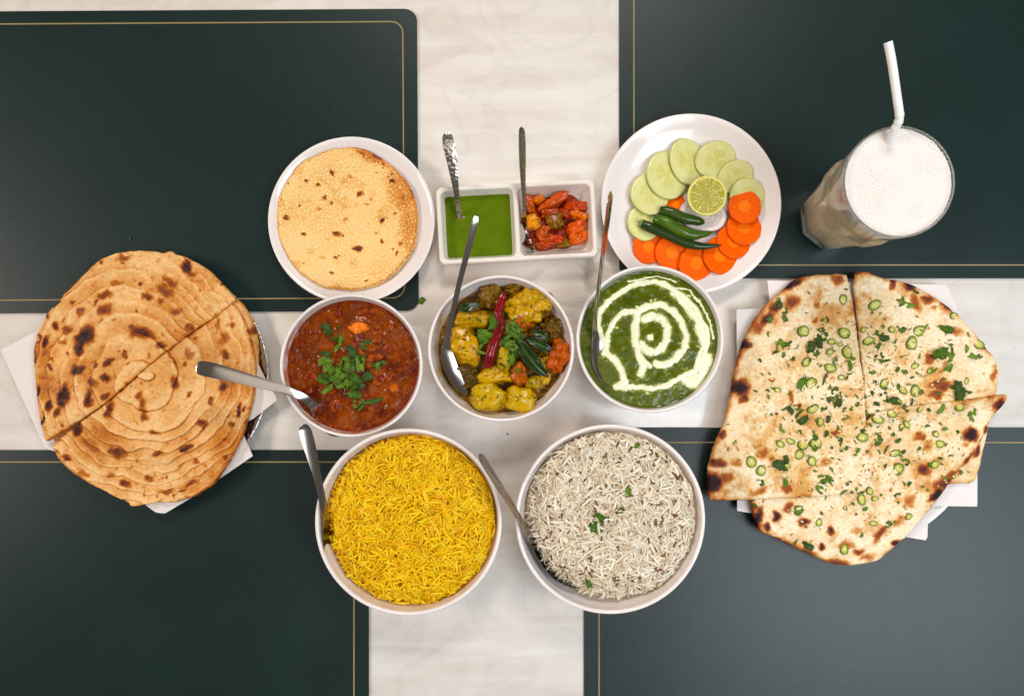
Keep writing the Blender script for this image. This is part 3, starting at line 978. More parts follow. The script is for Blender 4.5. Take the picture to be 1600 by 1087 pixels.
# ------------------------------------------------------------------ garlic naan
Z5 = zoom(1080, 400, 2.173)
NZ = 23 * mm
naan_sp = zsp(Z5, [(168, 443, 30, 26, 0, 1.0), (175, 480, 16, 16, 0, .6), (78, 768, 30, 30, 20, 1.0), (120, 755, 26, 20, 0, .5), (948, 604, 25, 24, 0, 1.02), (291, 884, 14, 20, -10, .98), (381, 901, 20, 16, 0, .95), (258, 918, 16, 16, 0, .95), (230, 890, 14, 40, 10, .72),
                   (445, 985, 14, 16, 0, .92), (473, 932, 14, 17, 0, .82), (188, 300, 22, 15, 0, .72), (283, 178, 16, 18, 0, .58), (95, 702, 24, 18, 0, .68), (742, 104, 20, 18, 0, .85), (688, 95, 10, 26, 10, .62), (766, 155, 16, 34, -15, .5),
                   (803, 145, 22, 13, 20, .62), (806, 348, 18, 14, 0, .5), (842, 440, 38, 20, 0, .48), (828, 472, 26, 16, 0, .48), (790, 722, 20, 20, 0, .55), (775, 613, 20, 15, 0, .5), (800, 640, 20, 20, 0, .36), (850, 768, 32, 18, -30, .5), (823, 812, 26, 12, -40, .8), (735, 832, 26, 16, -50, .4),
                   (640, 948, 14, 34, 25, .55), (570, 1002, 20, 13, 0, .62), (525, 985, 30, 16, 0, .4), (600, 1020, 30, 12, -10, .42), (496, 82, 22, 20, 0, .58), (340, 95, 40, 13, -20, .78), (255, 215, 32, 15, -40, .72), (225, 245, 20, 20, 0, .5), (103, 604, 15, 13, 0, .62), (230, 795, 34, 14, -25, .46), (490, 601, 16, 13, 0, .4), (335, 482, 10, 24, 5, .46),
                   (455, 698, 16, 16, 0, .4), (421, 219, 11, 10, 0, .38), (430, 164, 12, 12, 0, .34), (692, 972, 12, 12, 0, .9), (972, 660, 14, 24, 30, .8), (940, 690, 10, 24, 35, .6), (1042, 500, 16, 22, 30, .82), (890, 252, 34, 14, 15, .42), (330, 855, 12, 18, 0, .58), (322, 790, 20, 14, 0, .5), (240, 672, 30, 14, -20, .28), (150, 700, 20, 14, 0, .3), (270, 685, 14, 14, 0, .32), (345, 150, 30, 20, -30, .4),
                   (700, 830, 16, 14, 0, .3), (560, 930, 20, 14, 0, .3), (620, 55, 20, 8, 0, .45), (580, 55, 18, 12, 0, .2), (1000, 590, 14, 16, 0, .7), (985, 625, 8, 20, 30, .5), (700, 900, 26, 12, -45, .34), (880, 740, 20, 10, -40, .5), (300, 965, 20, 10, 30, .35), (400, 1005, 30, 10, 20, .35), (500, 1040, 40, 10, 0, .4), (930, 640, 16, 10, 0, .36), (870, 170, 20, 12, 40, .5), (1000, 300, 14, 14, 0, .4), (1030, 400, 10, 26, 0, .4)], NZ, 2.173)
rr_ = random.Random(5)
for _ in range(70):
    p = P(*Z5(rr_.uniform(80, 1040), rr_.uniform(70, 1040)), NZ)
    r = rr_.uniform(.7, 2.2) * mm
    naan_sp.append((p[0], p[1], r, r * rr_.uniform(.5, 1), rr_.uniform(0, 3), rr_.choice((.25, .32, .38, .6))))
naan_c = P(*Z5(570, 560), NZ)[:2]
NAAN_RAMP = [(0, (242, 222, 188)), (.10, (233, 202, 156)), (.24, (212, 154, 88)), (.42, (174, 92, 38)), (.62, (132, 66, 40)), (.8, (78, 40, 34)), (1.05, (44, 26, 28))]


naan_blis = [(*P(*Z5(rr_.uniform(70, 1050), rr_.uniform(60, 1050)), NZ)[:2], rr_.uniform(3, 8) * mm, rr_.uniform(.6, 1.8) * mm) for _ in range(90)]
naan_sp = [(a_, b_, c_ * .85, d_ * .85, e_, f_ * .93) for a_, b_, c_, d_, e_, f_ in naan_sp]


def naan_top(x, y, d):
    bl = np.zeros_like(x)
    for bx, by, br, bh in naan_blis:
        bl = np.maximum(bl, bh * np.exp(-(((x - bx) ** 2 + (y - by) ** 2) / br ** 2) ** 1.4))
    b = brown(x, y, naan_sp, 101, 3.0 * mm)
    puff = 1.4 * mm * sstep(14 * mm, 2 * mm, d)
    gar = fbm(x * 330, y * 330, 105, 3)
    return 3.6 * mm + bl + puff + 1.6 * mm * fbm(x * 26, y * 26, 103, 3) + .9 * mm * fbm(x * 95, y * 95, 104, 3) + 0.9 * mm * np.clip(gar, 0, 1) + 0.25 * mm * fbm(x * 700, y * 700, 107, 2) + 0.9 * mm * np.clip(b, 0, 1)


def naan_col(x, y, d):
    b = brown(x, y, naan_sp, 101, 3.0 * mm)
    b = b + 0.22 * fbm(x * 40, y * 40, 109, 5, .62) + 0.05
    ed = np.exp(-(d / (3.5 * mm)) ** 2) * (np.hypot(x - naan_c[0], y - naan_c[1]) > 85 * mm)
    b = b + ed * (0.17 + 0.3 * fbm(x * 60, y * 60, 111, 3))
    b = b + .13 * sstep(.12, .34, fbm(x * 75, y * 75, 113, 4)) + .10 * sstep(.3, .55, fbm(x * 210, y * 210, 115, 3))
    c = ramp_col(np.clip(b, 0, 1.05), NAAN_RAMP)
    c = mixc(c, lin((226, 184, 100)), .28 * sstep(-.2, .35, fbm(x * 22, y * 22, 117, 3)) * sstep(120 * mm, 60 * mm, np.hypot(x - naan_c[0], y - naan_c[1])) * (b < .3))
    gar = sstep(0.05, 0.45, fbm(x * 300, y * 300, 105, 3)) * sstep(20 * mm, 45 * mm, 130 * mm - np.hypot(x - naan_c[0], y - naan_c[1]))
    return mixc(c, lin((226, 176, 96)), 0.5 * gar * (b < 0.4))


naanL = [(530, 57), (470, 60), (400, 62), (350, 80), (320, 110), (270, 150), (235, 190), (205, 235), (180, 280), (165, 330), (150, 380), (140, 430), (128, 500), (115, 570), (92, 610), (75, 660), (60, 710), (56, 760), (60, 815), (66, 831), (150, 828), (205, 826), (300, 822), (410, 818), (520, 806), (600, 795), (606, 720), (598, 640), (593, 540), (585, 420), (570, 320), (555, 200), (546, 140), (536, 80)]
naanT = [(560, 62), (572, 48), (600, 50), (620, 60), (660, 75), (740, 88), (800, 120), (850, 150), (900, 190), (960, 250), (1010, 315), (1040, 350), (1052, 390), (1050, 430), (1032, 490), (960, 500), (860, 512), (760, 524), (680, 537), (596, 545), (591, 500), (588, 420), (576, 330), (562, 200), (556, 120)]
naanB = [(597, 533), (680, 518), (760, 505), (860, 493), (960, 482), (1060, 468), (1076, 471), (1068, 500), (1020, 550), (1000, 600), (960, 660), (900, 740), (840, 820), (780, 895), (740, 945), (690, 990), (640, 1035), (590, 1048), (540, 1053), (470, 1045), (430, 1025), (390, 1005), (350, 990), (300, 960), (230, 935), (215, 890), (203, 815), (300, 800), (410, 796), (560, 770), (584, 640)]
naanU = [(700, 560), (900, 520), (1014, 540), (1020, 590), (1006, 640), (992, 710), (972, 774), (900, 772), (800, 800), (640, 800), (560, 680)]


def droop(x, y):
    return 5 * mm * sstep(95 * mm, 165 * mm, np.hypot(x - PL_naan[0][0], y - PL_naan[0][1]))


cutb = PX([Z5(*q) for q in ((66, 831), (300, 822), (600, 795))], NZ)[:, :2]
cutr = PX([Z5(*q) for q in ((597, 533), (860, 493), (1076, 471))], NZ)[:, :2]
zL = lambda x, y: 20.2 * mm - droop(x, y) + 2.6 * mm * np.exp(-(seg_dist(x, y, cutb) / (14 * mm)) ** 2)
zT = lambda x, y: 20.0 * mm - droop(x, y)
zB = lambda x, y: 20.0 * mm - droop(x, y) + 3.8 * mm * np.exp(-(seg_dist(x, y, cutr) / (12 * mm)) ** 2)
zU = lambda x, y: 16.6 * mm - droop(x, y)


def ring_variant(k, ratio=1.0):
    """slice of green chilli: skin ring, pale flesh, pith and seeds"""
    a = np.linspace(0, 2 * PI, 20, endpoint=False)
    w = 1 + 0.07 * np.cos(2 * a + k) + 0.05 * np.cos(3 * a + 2 * k)
    prof = [(0.22, .10), (0.5, .02), (0.72, .08), (0.79, .26), (0.86, .32), (0.94, .28), (1.0, .10), (0.97, -.15)]
    V = [[0, 0, .06]]; C = [lin((214, 200, 120))]
    cols = [(206, 196, 104), (188, 184, 80), (172, 174, 62), (132, 150, 34), (98, 126, 18), (66, 98, 10), (48, 76, 8), (44, 70, 8)]
    for (r, z), c in zip(prof, cols):
        for i, t in enumerate(a):
            rr = r * (w[i] if r > .4 else 1)
            V.append([rr * math.cos(t), rr * math.sin(t) * ratio, z + .05 * math.sin(2 * t + k)])
            C.append(lin(c) * (1 + .15 * math.sin(t * 3 + k * 2 + r * 6)))
    F = [f for f in polar_faces(20, len(prof))]
    sd = []
    for q in range(3):
        t = k + q * 2.2
        v, f = tube(spline([(0.34 * math.cos(t), .34 * math.sin(t) * ratio, .12), (0.46 * math.cos(t + .4), .46 * math.sin(t + .4) * ratio, .16), (.5 * math.cos(t + .8), .5 * math.sin(t + .8) * ratio, .12)], 4), [.05, .1, .1, .03], 6)
        sd.append((v, f))
    nb = len(V)
    V, F = join([(np.array(V), F)] + sd)
    C = np.vstack([C, np.tile(lin((222, 214, 140)), (len(V) - nb, 1))])
    return make_mesh('chilli_slice', V, F, C, True, M_wet_raw)


RINGS = [ring_variant(k, (1, .8, .92, .66)[k]) for k in range(4)]
ring_at = [(515, 148, 19), (622, 167, 22), (380, 255, 20), (517, 262, 20), (600, 288, 21), (528, 327, 22), (470, 380, 20), (475, 291, 16), (747, 295, 22), (773, 254, 20), (890, 203, 14), (975, 300, 18), (760, 373, 14), (933, 424, 13), (655, 432, 16), (718, 455, 16), (760, 458, 23), (405, 430, 20), (292, 455, 12), (505, 412, 12), (411, 518, 21), (490, 497, 16), (435, 562, 15), (626, 553, 22), (672, 535, 16), (695, 497, 18), (768, 520, 12), (900, 508, 19), (578, 614, 19), (301, 637, 16), (336, 628, 15), (378, 640, 20), (420, 635, 22), (365, 673, 16), (409, 695, 17), (326, 710, 14), (690, 668, 19), (702, 722, 20), (714, 577, 13), (842, 637, 14), (829, 603, 12), (825, 707, 15), (203, 698, 20), (235, 727, 18), (575, 824, 20), (622, 822, 14), (605, 797, 14), (735, 882, 14), (521, 995, 20), (433, 903, 14), (889, 746, 10), (150, 633, 9), (580, 252, 11), (617, 906, 13), (390, 360, 18), (730, 570, 15), (470, 325, 15), (505, 300, 10), (810, 390, 11), (680, 250, 12)]
leaf_at = [(430, 290, 40, 'd'), (405, 310, 34, 'd'), (450, 275, 30, 'd'), (420, 330, 34, 'd'), (300, 305, 34, 'l'), (288, 330, 24, 'l'), (320, 300, 22, 'l'), (300, 165, 24, 'd'), (320, 185, 26, 'd'), (268, 215, 26, 'd'), (318, 212, 24, 'd'), (640, 262, 26, 'd'), (630, 300, 30, 'd'), (655, 280, 26, 'd'), (710, 246, 30, 'd'), (660, 355, 34, 's'), (730, 165, 60, 's'), (718, 155, 40, 's'), (868, 250, 34, 'l'), (850, 240, 30, 's'), (850, 330, 60, 'b'), (868, 345, 40, 'l'), (865, 395, 66, 's'), (820, 385, 24, 'l'), (898, 448, 40, 'd'), (905, 470, 44, 'd'), (930, 465, 30, 'd'), (945, 545, 40, 's'), (950, 530, 26, 'l'), (690, 490, 34, 'd'), (745, 500, 40, 's'), (720, 515, 24, 'd'), (360, 535, 50, 's'), (375, 558, 34, 'd'), (320, 515, 40, 's'), (335, 525, 26, 'd'), (515, 625, 34, 'l'), (505, 635, 24, 's'), (660, 655, 34, 's'), (662, 712, 20, 'l'), (725, 690, 24, 's'), (440, 755, 38, 'l'), (462, 762, 30, 'l'), (432, 790, 26, 'l'), (510, 798, 30, 's'), (360, 858, 30, 'l'), (362, 875, 26, 's'), (395, 980, 34, 'd'), (350, 972, 34, 's'), (742, 775, 20, 'l'), (485, 460, 28, 'd'), (495, 500, 28, 'd'), (840, 520, 40, 's'), (304, 585, 36, 's'), (540, 370, 40, 's'), (945, 330, 60, 's'), (985, 340, 18, 'd'), (300, 710, 44, 'd'), (320, 690, 24, 'd'), (318, 770, 40, 's'), (232, 765, 24, 'd'), (630, 625, 34, 'd'), (460, 553, 20, 'd'), (520, 550, 28, 's'), (260, 265, 22, 's'), (232, 355, 14, 'l'), (765, 115, 26, 'd'), (440, 250, 20, 'd'), (400, 125, 14, 's'), (450, 420, 40, 's'), (370, 430, 50, 's'), (470, 445, 20, 's'), (590, 530, 26, 's'), (150, 630, 12, 's'), (415, 600, 30, 's'), (490, 350, 22, 'l'), (840, 685, 16, 'l'), (800, 575, 20, 's'), (885, 320, 30, 's'), (880, 300, 20, 's'), (700, 810, 20, 'd'), (380, 415, 26, 's'), (535, 400, 20, 's'), (240, 400, 14, 's'), (265, 400, 20, 's'), (700, 440, 14, 's'), (610, 240, 14, 's'), (655, 215, 14, 's'), (775, 340, 20, 's'), (920, 735, 16, 'd')]
pieces = []
for nm, pts, c, zf, lab, res in (('naan_piece', naanU, (800, 680), zU, 'lower naan piece, a small corner showing at the right', (220, 40)),
                                 ('naan_piece', naanT, (800, 330), zT, 'garlic naan quarter at the top right, nearest the glass', (520, 100)),
                                 ('naan_piece', naanB, (640, 800), zB, 'garlic naan piece at the bottom with dark charred bubbles', (620, 120)),
                                 ('naan_piece', naanL, (370, 480), zL, 'large garlic naan piece on the left, nearest the spinach curry', (620, 120))):
    ol = outl(Z5, pts, NZ)
    cc = P(*Z5(*c), NZ)[:2]
    V, F, cl = slab(ol, cc, naan_top, naan_col, zf, N=res[0], K=res[1], rnd=2.6 * mm, rough_edge=0.7 * mm, seed=121)
    t = thing(nm, lab, 'naan', (cc[0], cc[1], float(V[:, 2].min())), 'garlic naan pieces')
    put('crust', V, F, M_bread, t, cols=cl)
    pieces.append((t, ol, surf(V[:1 + res[0] * res[1]])))


def inside(pt, poly):
    x, y = pt; n = len(poly); r = False
    for i in range(n):
        (x1, y1), (x2, y2) = poly[i], poly[i - 1]
        if (y1 > y) != (y2 > y) and x < (x2 - x1) * (y - y1) / (y2 - y1) + x1: r = not r
    return r


def on_naan(p):
    for t, ol, sf in pieces[::-1]:
        if inside(p, ol): return t, sf(p[0], p[1])
    return None, 0


rg = random.Random(11)
for (x, y, r) in ring_at:
    p = P(*Z5(x, y), NZ)[:2]
    t, z = on_naan(p)
    if t is None: continue
    s = pxl(r / 2.173, NZ) * 1.03
    inst('chilli_slice', rg.choice(RINGS), t, (p[0], p[1], z + 0.0004), (rg.uniform(-.22, .22), rg.uniform(-.22, .22), rg.uniform(0, 6)), (s, s * rg.uniform(.85, 1), s * .6))
for _ in range(230):
    q = rg.gauss(560, 200), rg.gauss(540, 200)
    if 90 < q[0] < 1000 and 110 < q[1] < 960: leaf_at.append((q[0], q[1], rg.uniform(8, 20), rg.choice('dlsss')))
for (x, y, r, k) in leaf_at:
    p = P(*Z5(x, y), NZ)[:2]
    t, z = on_naan(p)
    if t is None: continue
    me = rg.choice({'d': DARKS, 'l': LEAVES, 's': STRIPS, 'b': LEAVES}[k])
    scatter_leaf(t, me, p, z + 0.0009, pxl(r / 2.173, NZ) * 1.05, rg.uniform(0, 6), .3, 'herb_leaf', rg)
# minced garlic and herb crumbs baked into each piece
for t, ol, sf in pieces[1:]:
    lo, hi = ol.min(0), ol.max(0)
    bits, cols = [], []
    n = 0
    while n < 620:
        p = (rg.uniform(lo[0], hi[0]), rg.uniform(lo[1], hi[1])); n += 1
        if not inside(p, ol): continue
        dn = math.hypot(p[0] - naan_c[0], p[1] - naan_c[1])
        if dn > 70 * mm and rg.random() < (dn - 70 * mm) / (50 * mm): continue
        herb = rg.random() < 0.36
        if herb:
            L = rg.uniform(.7, 2.4) * mm; w = rg.uniform(.25, .5) * mm
        else:
            L = rg.uniform(.7, 1.5) * mm; w = rg.uniform(.7, 1.35) * mm
        a = rg.uniform(0, PI); z = sf(*p) + (0.25 if herb else .1) * mm
        bend = rg.uniform(-.6, .6) * L
        path = [(p[0] + q * L * math.cos(a) - bend * q * q * math.sin(a), p[1] + q * L * math.sin(a) + bend * q * q * math.cos(a), z) for q in (-1, -.4, .4, 1)]
        bits.append(tube(path, [w * rg.uniform(.2, .8), w * rg.uniform(.6, 1), w, w * rg.uniform(.2, .6)], 5, 0.6))
        c = lin(rg.choice([(62, 84, 40), (84, 104, 52), (50, 62, 36), (96, 70, 44)])) if herb else lin(rg.choice([(230, 188, 118), (222, 176, 104), (236, 204, 146)]))
        cols.append(np.tile(c, (len(bits[-1][0]), 1)))
    V, F = join(bits)
    o = put('garlic_and_herb_crumbs', V, F, M_bread, t, cols=np.vstack(cols))
    o['kind'] = 'stuff'

# ------------------------------------------------------------------ salad
ZS = zoom(970, 200, 4.35)
SZ = 9 * mm


def disc_slice(cx, cy, ra, rb, ang, th, tilt_dir, tilt, z, colfn, seed, edge_col, mat, label, name, cat, group, facets=0, N=90, K=26, crinkle=0.03):
    """vegetable slice: flat faces, skin edge, tilted where it leans on its neighbour"""
    k = 4.35
    ra, rb = pxl(ra / k, z), pxl(rb / k, z)
    a = np.linspace(0, 2 * PI, N, endpoint=False)
    w = 1 + crinkle * noise2(np.cos(a) * 1.5 + seed, np.sin(a) * 1.5, seed)
    if facets:
        n = facets
        w = w * (1 + 0.6 * (math.cos(PI / n) / np.cos((a + seed) % (2 * PI / n) - PI / n) - 1))
    ol = np.stack([ra * w * np.cos(a), rb * w * np.sin(a)], 1)
    t = np.linspace(0, 1, K + 1)[1:]
    xy = np.vstack([[[0, 0]], (t[:, None, None] * ol[None]).reshape(-1, 2)])
    rad = np.r_[0, np.repeat(t, N)]; th_a = np.r_[0, np.tile(a, K)]
    zz = th / 2 - 0.25 * th * sstep(.94, 1.0, rad) + 0.10 * mm * fbm(xy[:, 0] * 300, xy[:, 1] * 300, seed, 2)
    V = np.column_stack([xy, zz])
    C = colfn(rad, th_a, xy)
    e1 = np.column_stack([ol * 1.004, np.zeros(N)]); e2 = np.column_stack([ol * .99, np.full(N, -th / 2)])
    V = np.vstack([V, e1, e2, [[0, 0, -th / 2]]])
    C = np.vstack([C, np.tile(lin(edge_col), (N, 1)), np.tile(lin(edge_col), (N, 1)), C[:1]])
    M = Matrix.Rotation(tilt, 3, Vector((-math.sin(tilt_dir), math.cos(tilt_dir), 0))) @ Matrix.Rotation(ang, 3, 'Z')
    V = V @ np.array(M).T + P(*ZS(cx, cy), z)
    o = put(name, V, polar_faces(N, K + 2, True), mat, cols=C)
    return tag(o, label, cat, group)


def cuke_col(seed):
    def f(r, a, xy):
        flesh = mixc(lin((222, 216, 156)), lin((206, 204, 126)), .5 + .5 * fbm(xy[:, 0] * 120, xy[:, 1] * 120, seed, 3))
        core = sstep(.62, .42, r)
        c = mixc(flesh, lin((196, 190, 96)), core * .55)
        pet = np.abs(np.cos(1.5 * a + seed))
        c = mixc(c, lin((226, 222, 150)), core * sstep(.86, .96, pet) * .45)
        sd = sstep(.35, .15, np.abs(((a * 11 / PI + seed) % 2) - 1)) * sstep(.5, .42, np.abs(r - .30) * 4)
        c = mixc(c, lin((230, 214, 124)), sd * core * (noise2(a * 2, r * 0 + seed, seed) > -.2))
        return mixc(c, lin((172, 180, 84)), sstep(.93, .99, r) * .6)
    return f


def carrot_col(seed):
    def f(r, a, xy):
        ray = noise2(a * 14, r * 2, seed) * .5 + .5
        c = mixc(lin((244, 100, 0)), lin((236, 84, 0)), ray * sstep(.1, .5, r))
        c = mixc(c, lin((250, 128, 14)), sstep(.42, .32, r) * .6)
        c = mixc(c, lin((232, 82, 0)), np.exp(-((r - .42) / .05) ** 2) * .6)
        c = mixc(c, lin((236, 130, 30)), sstep(.10, .0, r) * .4)
        return mixc(c, lin((220, 80, 0)), sstep(.95, 1, r))
    return f


GC, GK = 'cucumber slices fanned on the salad plate', 'carrot slices fanned on the salad plate'
c_loc = [(160, 645, 118, 125), (195, 450, 132, 148), (312, 322, 142, 170), (458, 232, 132, 162), (645, 218, 150, 124), (775, 335, 136, 105), (858, 470, 124, 126)]
c_lab = ['pale cucumber slice at the far left, mostly under the chillies', 'cucumber slice second from the left, above the chilli stems', 'large cucumber slice at the upper left, third from the left', 'tall cucumber slice at the top, left of the two topmost', 'cucumber slice at the top, right of the two topmost', 'green-tinted cucumber slice right of the lime half', 'cucumber slice at the right, half under a carrot slice']
th_c = 3.0 * mm


def fan(locs, i):
    a = locs[max(i - 1, 0)]; b = locs[min(i + 1, len(locs) - 1)]
    return math.atan2(-(b[1] - a[1]), b[0] - a[0])


for i, (x, y, ra, rb) in enumerate(c_loc):
    disc_slice(x, y, ra, rb, 0.1 * i, th_c, fan(c_loc, i), 0.16, 10.2 * mm + (i == 6) * 1 * mm, cuke_col(i * 3 + 1), i * 3 + 1, (150, 178, 84), M_wet_raw, c_lab[i], 'cucumber_slice', 'cucumber', GC)
k_loc = [(185, 808, 108, 118), (345, 848, 120, 122), (512, 918, 132, 120), (672, 868, 132, 124), (765, 772, 122, 120), (836, 680, 122, 122), (840, 536, 116, 124)]
k_lab = ['carrot slice at the lower left, below the chilli stems', 'carrot slice second from the left in the bottom row', 'lowest carrot slice, at the bottom of the salad plate', 'carrot slice right of the lowest one', 'carrot slice under the pointed chilli tip, lower right', 'carrot slice just below the topmost carrot', 'topmost round carrot slice lying on the cucumber at the right']
for i, (x, y, ra, rb) in enumerate(k_loc):
    disc_slice(x, y, ra, rb, 0.5 * i, 2.7 * mm, fan(k_loc, i), 0.15, 9.6 * mm + (i == 6) * 4.6 * mm + (i == 5) * 1.2 * mm, carrot_col(i * 5 + 2), i * 5 + 2, (222, 84, 6), M_raw, k_lab[i], 'carrot_slice', 'carrot', GK, facets=9 + i % 3, crinkle=.02)
disc_slice(372, 520, 70, 78, 0, 2.6 * mm, 0, 0.05, 7.0 * mm, carrot_col(77), 77, (222, 84, 6), M_raw, 'small carrot bit showing between chilli and lime', 'carrot_slice', 'carrot', GK, facets=8)


def onion_col(r, a, xy):
    rings = np.abs(np.sin(r * 15)) ** 6
    c = mixc(lin((238, 226, 216)), lin((214, 190, 186)), rings * .8)
    return mixc(c, lin((186, 130, 140)), sstep(.94, 1, r) * .8)


disc_slice(560, 590, 165, 116, -.15, 3 * mm, 1.2, 0.04, 7.4 * mm, onion_col, 5, (200, 150, 160), M_wet_raw, 'pale onion slice under the lime half', 'onion_slice', 'onion', None)

# lime half
lz = 22 * mm
lt = P(*ZS(585, 462), lz)
LR = pxl(134 / 4.35, lz)
lime = thing('lime_half', 'cut lime half with yellow-green flesh in the middle of the salad', 'lime', (lt[0], lt[1], 8 * mm))
pf = [(0, -14), (5, -13.6), (10, -11), (14, -6.5), (16.6, -2), (17.4, .4), (17.2, 1.4), (16.2, 1.6), (15.2, 1.2), (0, 1.2)]
pf = [(r * LR / 17.4, z * mm) for r, z in pf]
V, F = lathe(pf, (0, 0), 64)
CL = np.tile(lin((150, 160, 44)), (len(V), 1))
CL[V[:, 2] > 0.9 * mm] = lin((222, 214, 120))
tl = np.array(Matrix.Rotation(0.10, 3, 'X') @ Matrix.Rotation(-0.05, 3, 'Y'))
V = V @ tl.T + np.array([lt[0], lt[1], lz])
put('rind', V, F, M_raw, lime, cols=CL)
a = np.linspace(0, 2 * PI, 160, endpoint=False); t = np.linspace(0, 1, 61)[1:]
rr = np.r_[0, np.repeat(t, 160)]; aa = np.r_[0, np.tile(a, 60)]
x, y = rr * np.cos(aa) * LR * .90, rr * np.sin(aa) * LR * .90
f1, f2 = cells(aa / (2 * PI) * 46, rr * 7, 5)
seg = np.abs(((aa * 10 / (2 * PI) + .3) % 1) - .5)
mem = sstep(.43, .485, seg + .012 * noise2(rr * 9, aa * 3, 4))
z = 1.5 * mm + .35 * mm * np.clip(f2 - f1, 0, .6) + .25 * mm * fbm(x * 800, y * 800, 6, 2) - .3 * mm * mem - 1.0 * mm * sstep(.95, 1, rr)
CL = mixc(lin((160, 146, 6)), lin((198, 182, 34)), np.clip((f2 - f1) * 1.3, 0, 1) * .6 + .4 * fbm(x * 900, y * 900, 8, 2))
CL = mixc(CL, lin((216, 208, 120)), mem * .75 + .8 * sstep(.97, 1, rr) + .5 * sstep(.07, .02, rr))
V = np.column_stack([x, y, z]) @ tl.T + np.array([lt[0], lt[1], lz])
put('flesh', V, polar_faces(160, 60), food('lime_flesh', .12, (900, .6, .0006), coat=.6), lime, cols=CL)


def green_chilli(pts, wid, label, col, stem, seed):
    n = 60
    pth = spline([P(*ZS(x, y), z * mm) for x, y, z in pts], n)
    t = np.linspace(0, 1, n)
    r = pxl(wid / 2 / 4.35, 14 * mm) * np.interp(t, [0, .03, .1, .3, .6, .85, .97, 1], stem['prof'])
    r = r * (1 + .05 * noise2(t * 9, t * 0, seed))
    V, F = tube(pth, r, 22, .92)
    ang = np.r_[0, np.tile(np.arange(22), n), 0]
    C = mixc(lin(col), lin(col) * np.array([1.9, 1.55, 1.3]), .5 + .5 * noise3(V[:, 0] * 120, V[:, 1] * 120, V[:, 2] * 120, seed))
    b = pth[n // 2]
    tt = thing('green_chilli', label, 'chilli', (b[0], b[1], float(V[:, 2].min())), 'green chillies on the salad')
    put('pod', V, F, M_chilli, tt, cols=C)
    if stem['stem']:
        q = pth[0]; d = pth[0] - pth[3]; d /= np.linalg.norm(d)
        V, F = tube([q - d * 2.0 * mm, q - d * .4 * mm, q + d * .8 * mm, q + d * 2.6 * mm], [r[6] * .95, r[6] * .8, 1.1 * mm, .9 * mm], 12)
        put('stem', V, F, M_raw, tt, cols=np.tile(lin((126, 138, 70)), (len(V), 1)))


green_chilli([(262, 562, 15), (330, 570, 17), (420, 610, 17.5), (500, 628, 17), (570, 642, 15)], 74, 'short dark green chilli, uppermost of the three', (40, 66, 16), dict(prof=[.5, .8, .95, 1, .95, .85, .5, .1], stem=False), 3)
green_chilli([(222, 615, 15), (300, 640, 17.5), (390, 690, 18.5), (480, 725, 18), (560, 722, 17), (632, 706, 15)], 82, 'middle green chilli, lighter and the thickest of three', (58, 88, 18), dict(prof=[.5, .8, .95, 1, .9, .55, .2, .04], stem=False), 5)
green_chilli([(132, 645, 16), (220, 686, 17.5), (330, 732, 17), (430, 778, 17), (530, 802, 17), (610, 803, 17), (684, 796, 16.5)], 66, 'longest glossy dark chilli with stem, lowest of the three', (28, 50, 18), dict(prof=[.7, .85, 1, 1, .92, .5, .22, .05], stem=True), 7)

# ------------------------------------------------------------------ chutney and pickle in the divided dish
su = np.linspace(-1, 1, 90); sv = np.linspace(-1, 1, 90)
lev = 13.5 * mm
A, B = np.meshgrid(su, sv)
# surface clipped by the sloping walls of its compartment
xx, yy = -comp_cx + A * comp_hx * .97, B * comp_hy * .97
gx, gy = dish_axes(xx, yy)
zc = lev + .25 * mm * fbm(gx * 60, gy * 60, 131, 3) + .8 * mm * np.exp(-(np.hypot(gx - P(722, 345, lev)[0], gy - P(722, 345, lev)[1]) / (5 * mm)) ** 2)
edge = -sd_rrect(xx, yy, -comp_cx, 0, comp_hx, comp_hy, 6 * mm)
zc = zc + .35 * mm * sstep(4 * mm, 2 * mm, edge)
i_ = np.arange(8100).reshape(90, 90)
q = np.stack([i_[:-1, :-1], i_[:-1, 1:], i_[1:, 1:], i_[1:, :-1]], -1).reshape(-1, 4)
CL = mixc(lin((94, 116, 5)), lin((78, 100, 3)), .5 + .5 * fbm(gx.ravel() * 90, gy.ravel() * 90, 133, 3))
o = put('green_chutney', np.column_stack([gx.ravel(), gy.ravel(), zc.ravel()]), [q], M_chutney, cols=CL, base=(*dish_axes(-comp_cx, 0), 6 * mm))
tag(o, 'smooth bright green chutney in the left compartment of the dish', 'chutney')

